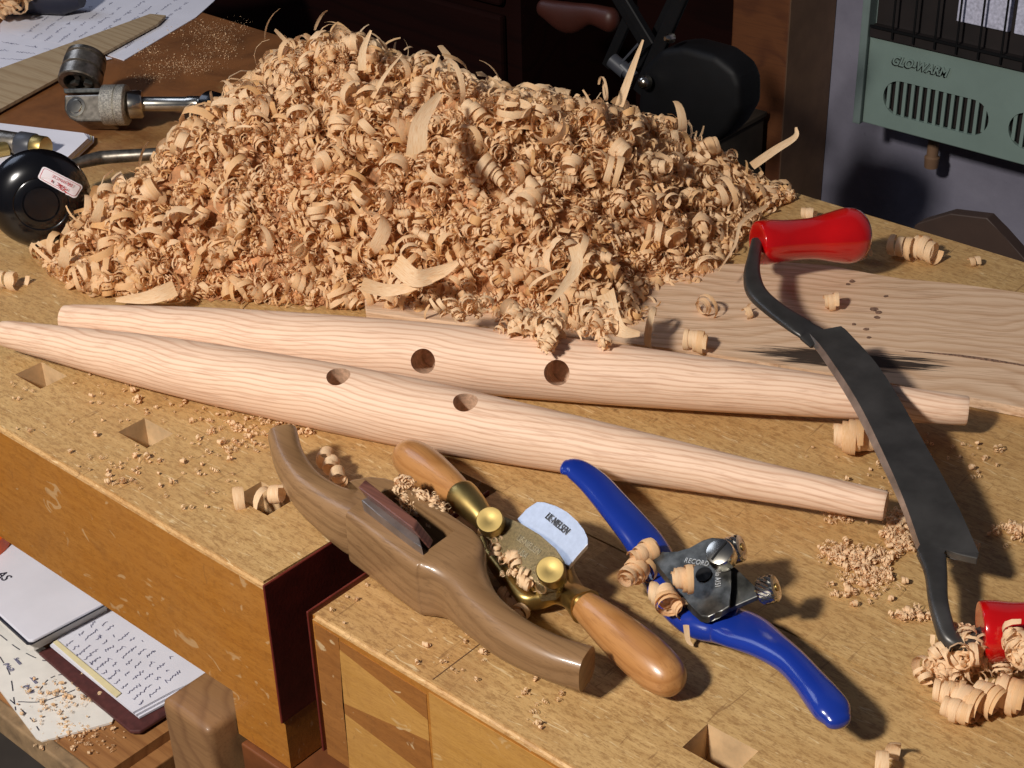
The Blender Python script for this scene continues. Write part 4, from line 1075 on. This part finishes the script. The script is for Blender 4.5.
spiral_at('wood_shaving', 862, 441, .007, (.004, .006, .008, 1.6, .004), .9, 1, 'small curl beside the fat curl at the drawknife blade', seed=9)
spiral_at('wood_shaving', 696, 340, .013, (.006, .007, .004, 4.5, .0032), .4, 1, 'neat ribbed ringlet resting on the back leg right of the heap', seed=11)
spiral_at('wood_shaving', 704, 306, .0135, (.004, .009, .003, 3, .002), 1.4, 1, 'loose frizzy curl on the board right of the heap', seed=12)
spiral_at('wood_shaving', 748, 312, .011, (.003, .005, .004, 1.1, .005), 1.0, 1, 'small chip curl on the board near the drawknife tang', seed=13)
spiral_at('wood_shaving', 652, 325, .019, (.013, .013, .0045, .85, .004), A0, 1, 'big open loop shaving at the right foot of the heap', el=.1, seed=14)
spiral_at('wood_shaving', 604, 88, .125, (.0085, .010, .002, 1.0, .004), .9, 1, 'thin open loop sticking up from the back of the heap', seed=15)
spiral_at('wood_shaving', 679, 118, .085, (.012, .010, .006, .6, .006), .9, 1, 'arched shaving at the back right crest of the heap', seed=16, roll=1.2)
strip_at('wood_shaving', [P(619, 106, .11), P(630, 75, .13), P(643, 40, .155)], .006, 'long straight sliver standing up from the heap in front of the lamp')
strip_at('wood_shaving', [P(752, 166, .06), P(775, 150, .068), P(795, 137, .075), P(796, 127, .08)], .006, 'straight sliver poking out at the right end of the heap')
strip_at('wood_shaving', [P(372, 98, .115), P(385, 75, .13), P(402, 54, .14)], .003, 'thin straight sliver crossing the top of the heap')
strip_at('wood_shaving', [P(362, 70, .13), P(363, 50, .14), P(371, 30, .15)], .006, 'short upright shaving on the crest of the heap')
strip_at('wood_shaving', [P(416, 152, .125), P(421, 120, .13), P(441, 92, .135)], .014, 'broad flat shaving leaning on the upper middle of the heap')
strip_at('wood_shaving', [P(175, 288, .022), P(150, 297, .018), P(115, 300, .008)], .011, 'broad flat shaving at the front left foot of the heap')
strip_at('wood_shaving', [P(395, 262, .05), P(415, 278, .045), P(440, 272, .045), P(458, 262, .05)], .013, 'wide bowed shaving at the front of the heap above the back leg')
strip_at('wood_shaving', [P(362, 284, .04), P(385, 290, .035), P(410, 287, .038), P(445, 275, .045)], .009, 'second bowed shaving below the wide one at the heap front')
strip_at('wood_shaving', [P(605, 292, .055), P(612, 318, .05), P(622, 331, .046), P(640, 334, .044)], .012, 'broad curling shaving hanging over the back leg at the heap foot')
strip_at('wood_shaving', [P(574, 245, .07), P(577, 265, .065), P(565, 285, .06), P(548, 305, .055)], .008, 'long folded shaving hanging at the lower right of the heap')
strip_at('wood_shaving', [P(768, 205, .03), P(742, 222, .03), P(735, 245, .028), P(718, 272, .026)], .003, 'thin branching strand at the right side of the heap')
# curls caught in the blue spokeshave
spiral_at('wood_shaving', 632, 572, .020, (.0040, .0072, .0042, 7.0, .0021), 1.7, 1, 'fat curl stuck left of the blue spokeshave mouth, lower one', seed=21)
spiral_at('wood_shaving', 643, 554, .026, (.0035, .0062, .0042, 6.5, .0019), 1.3, 1, 'curl at the root of the left blue handle, upper one', seed=22)
spiral_at('wood_shaving', 683, 578, .038, (.0035, .0070, .0040, 5.2, .0017), .7, 1, 'curl lying on the dark cap of the blue spokeshave', seed=23)
spiral_at('wood_shaving', 667, 598, .022, (.0035, .0068, .0040, 6.5, .0020), -.8, 1, 'curl hanging from the blue spokeshave mouth', seed=24)
spiral_at('wood_shaving', 680, 606, .018, (.003, .0056, .0036, 5, .0019), -.4, .9, 'curl beside the bright iron edge of the blue spokeshave', seed=25)
spiral_at('wood_shaving', 655, 592, .010, (.0050, .0065, .0030, 2.0, .0020), .4, 1, 'thin curl below the blue spokeshave mouth on the bench', seed=26)
strip_at('wood_shaving', [P(686, 625, .014), P(688, 640, .006), P(693, 646, .003)], .003, 'thin shaving dangling under the right blue handle')
# beside the wooden spokeshave, in the dog hole, under the bronze one
for i, (x, y, a, l) in enumerate([(325, 457, -.9, 'upper'), (331, 465, -.9, 'middle'), (338, 476, -.7, 'lower')]):
    spiral_at('wood_shaving', x, y, .012, (.0035, .0050, .004, 3.2, .0028), a, 1, l+' of three curls beside the left horn of the wooden spokeshave', seed=30+i)
spiral_at('wood_shaving', 240, 497, .003, (.006, .008, .006, .5, .004), .8, 1, 'curved chip left of the third dog hole', seed=34, roll=1)
spiral_at('wood_shaving', 277, 494, .004, (.0045, .006, .006, 1.3, .004), .5, 1, 'curl lying in the third dog hole', seed=35)
spiral_at('wood_shaving', 264, 500, .001, (.006, .008, .004, .5, .006), .1, 1, 'thin chip across the third dog hole', seed=36)
for i, (x, y) in enumerate([(507, 595), (515, 604), (520, 612), (513, 587)]):
    spiral_at('wood_shaving', x, y, .006, (.0035, .0050, .003, 2.5, .003), i*.8, 1, ['uppermost', 'second', 'third', 'lowest'][[1, 2, 3, 0][i]]+' curl on the bench beneath the bronze spokeshave front', seed=40+i)
spiral_at('wood_shaving', 885, 766, .004, (.007, .009, .007, 1.2, .005), .4, 1, 'shaving at the bottom edge of the bench right of the dog hole', seed=50)
spiral_at('wood_shaving', 977, 526+20, .002, (.002, .003, .003, 1, .002), .4, 1, 'tiny chip beside the drawknife tip', seed=51)
# row of coils by the right red handle
for i, (x, y, r, a, l) in enumerate([(948, 694, .0065, .3, 'leftmost'), (957, 711, .0062, .1, 'lowest'), (968, 702, .0085, 0, 'third from the left'), (988, 699, .0088, -.1, 'fourth from the left'), (1010, 694, .0095, .2, 'rightmost')]):
    spiral_at('wood_shaving', x, y, .008, (r*.75, r*.9, .0036, 5.5, .0022), a, 1, l+' coil in the ringlet row before the right red handle', seed=60+i)
# dog hole strands and other fine debris as uncountable stuff
def stuff(name, label, n, clusters, smin, smax, zlo=0, zhi=.002, flat=.6, pick=None):
    pr = []
    tot = sum(c[5] for c in clusters)
    for cx, cy, sx, sy, z, wgt in clusters:
        def smp():
            while True:
                a, b = rng.normal(0, 1), rng.normal(0, 1)
                if a*a+b*b < 5: break
            p = P(cx+sx*a, cy+sy*b, z); return p.x, p.y, z
        k = int(n*wgt/tot)
        for _ in range(k):
            x, y, h = smp()
            if h == 0 and ((XG0-.004 < x < XG1+.004 and y < YG) or y < YF+.004 or (.455 < y < .477 and any(abs(x-hx) < .016 for hx in (-.826, -.7185, -.611, -.2995)))): continue
            v, f, u = FL[int(rng.choice(pick))] if pick is not None else FL[int(rng.integers(0, len(FL)))]
            s = rng.uniform(smin, smax); vv = (v*s) @ rotm(rng, flat).T
            vv[:, 2] += h-vv[:, 2].min()+rng.uniform(zlo, zhi)+.0004
            vv += np.array([x, y, 0]); pr.append((vv, f, u))
    me = mesh_from(name, pr); o = bpy.data.objects.new(name, me); COL.objects.link(o)
    tag(o, label, 'shavings', None, 'stuff')
small = [i for i, (v, f, u) in enumerate(FL) if np.ptp(v, axis=0).max() < .016]
stuff('fine_shavings', 'frizzy fine shavings heaped against the right red drawknife handle', 230, [(960, 664, 12, 9, .003, 1), (1000, 668, 18, 10, .003, 1.1), (965, 655, 6, 8, .010, .5), (1018, 662, 8, 8, .022, .35), (945, 682, 12, 5, .002, .4)], .5, 1.0, 0, .006, flat=.3, pick=small)
stuff('oak_crumbs', 'scattered oak crumbs on the bench between front leg end and drawknife', 900, [(862, 562, 16, 7, 0, 3), (870, 578, 12, 5, 0, 1), (835, 556, 10, 6, 0, .8), (897, 530, 8, 10, 0, 2.2), (903, 545, 7, 6, 0, 1.2), (912, 617, 13, 4, 0, 1), (860, 590, 22, 8, 0, .8), (842, 519, 12, 3, 0, .7), (1012, 535, 12, 7, 0, 1), (880, 470, 40, 25, 0, .6), (970, 455, 25, 15, 0, .3)], .12, .32, 0, .001, flat=.8, pick=small)
stuff('oak_crumbs', 'tiny pale chips sprinkled over the front left bench top', 420, [(235, 435, 22, 14, 0, 2.2), (180, 400, 40, 14, 0, 1), (120, 470, 30, 12, 0, .8), (190, 470, 40, 20, 0, .8), (60, 400, 40, 20, 0, .5), (290, 430, 14, 7, 0, 1), (265, 412, 16, 5, 0, .8), (470, 660, 40, 14, 0, .4), (540, 700, 30, 20, 0, .4), (320, 600, 30, 12, 0, .5)], .10, .28, 0, .0005, flat=.8, pick=small)
stuff('fine_shavings', 'crumbled shavings filling the throat of the wooden spokeshave', 420, [(421, 514, 9, 3, .022, 1.6), (438, 526, 5, 3.5, .020, 1.2), (405, 500, 5, 3.5, .024, 1.2), (430, 524, 5, 3, .018, .8)], .18, .42, 0, .010, flat=.2, pick=small)
stuff('fine_shavings', 'small shavings caught along the throat of the bronze spokeshave', 110, [(499, 554, 6, 8, .016, 1), (516, 574, 8, 8, .015, 1), (530, 588, 6, 4, .015, 1), (545, 592, 5, 3, .015, .5), (490, 540, 4, 5, .017, .5)], .25, .6, 0, .005, flat=.3, pick=small)
stuff('fine_shavings', 'frizzy tuft of shavings at the very top left corner on the papers', 170, [(12, 10, 13, 8, .004, 1), (5, 16, 8, 5, .004, .5)], .9, 1.7, 0, .02, flat=.2)
stuff('fine_shavings', 'tangled shavings spilling over the back leg at the heap foot', 190, [(545, 338, 8, 10, .036, 1), (548, 350, 4, 4, .040, .25), (520, 335, 16, 5, .036, .8), (595, 334, 12, 6, .036, .7), (470, 318, 14, 5, .030, .6), (605, 345, 5, 4, .038, .2)], .5, .9, 0, .008, flat=.2, pick=small)
stuff('wood_dust', 'white dust sprinkled on the bench beside the handwritten sheets', 1500, [(185, 66, 20, 5, 0, 1.2), (215, 48, 16, 8, 0, 1), (200, 30, 16, 6, 0, .7), (150, 78, 12, 3, 0, .4), (235, 30, 10, 6, 0, .3), (150, 52, 10, 5, 0, .4)], .03, .10, 0, .0002, flat=.9, pick=small)
stuff('wood_dust', 'pale dust and crumbs on the shelf board and plan sheet', 260, [(60, 700, 26, 12, Z+.003, 1), (80, 735, 25, 10, Z+.0005, 1), (140, 752, 18, 8, -.378, .6)], .08, .25, 0, .0004, flat=.9, pick=small)

# ---------------------------------------------------------------- raise everything to the real bench height
for o in S.objects:
    if o.parent is None: o.location.z += ZB
# ---------------------------------------------------------------- lights
def area(name, loc, tgt, size, power, col, size_y=None):
    l = bpy.data.lights.new(name, 'AREA'); l.energy = power; l.color = col; l.size = size
    if size_y: l.shape = 'RECTANGLE'; l.size_y = size_y
    o = bpy.data.objects.new(name, l); COL.objects.link(o); o.location = Vector(loc)+Vector((0, 0, ZB))
    d = (Vector(tgt)-Vector(loc)).normalized(); o.rotation_euler = d.to_track_quat('-Z', 'Y').to_euler(); return o
area('key_light', (-.50, -.72, 1.15), (-.55, .60, 0), .14, 38, (1, .94, .88))
area('cool_fill_light', (-2.3, .35, 1.55), (-.8, .8, 0), .9, 7, (.68, .78, 1))  # added cool fill from the left, brightens the steel blade and papers
w = bpy.data.worlds.new('World'); S.world = w; w.use_nodes = True
w.node_tree.nodes['Background'].inputs[0].default_value = (.60, .68, 1, 1); w.node_tree.nodes['Background'].inputs[1].default_value = .06
# ---------------------------------------------------------------- camera
cam = bpy.data.cameras.new('camera'); co = bpy.data.objects.new('camera', cam); COL.objects.link(co)
cam.sensor_width = 36; cam.lens = F/1024*36; cam.clip_start = .01; cam.clip_end = 30
X_ = Vector((RX[0], RY[0], RZ[0])); Yd = Vector((RX[1], RY[1], RZ[1])); Zf = Vector((RX[2], RY[2], RZ[2]))
m = Matrix((X_, -Yd, -Zf)).transposed().to_4x4(); m.translation = Vector((0, 0, CH+ZB)); co.matrix_world = m
S.camera = co
S.view_settings.view_transform = 'Standard'; S.view_settings.look = 'None'; S.view_settings.gamma = 1; S.view_settings.use_curve_mapping = False
S.view_settings.exposure = 0
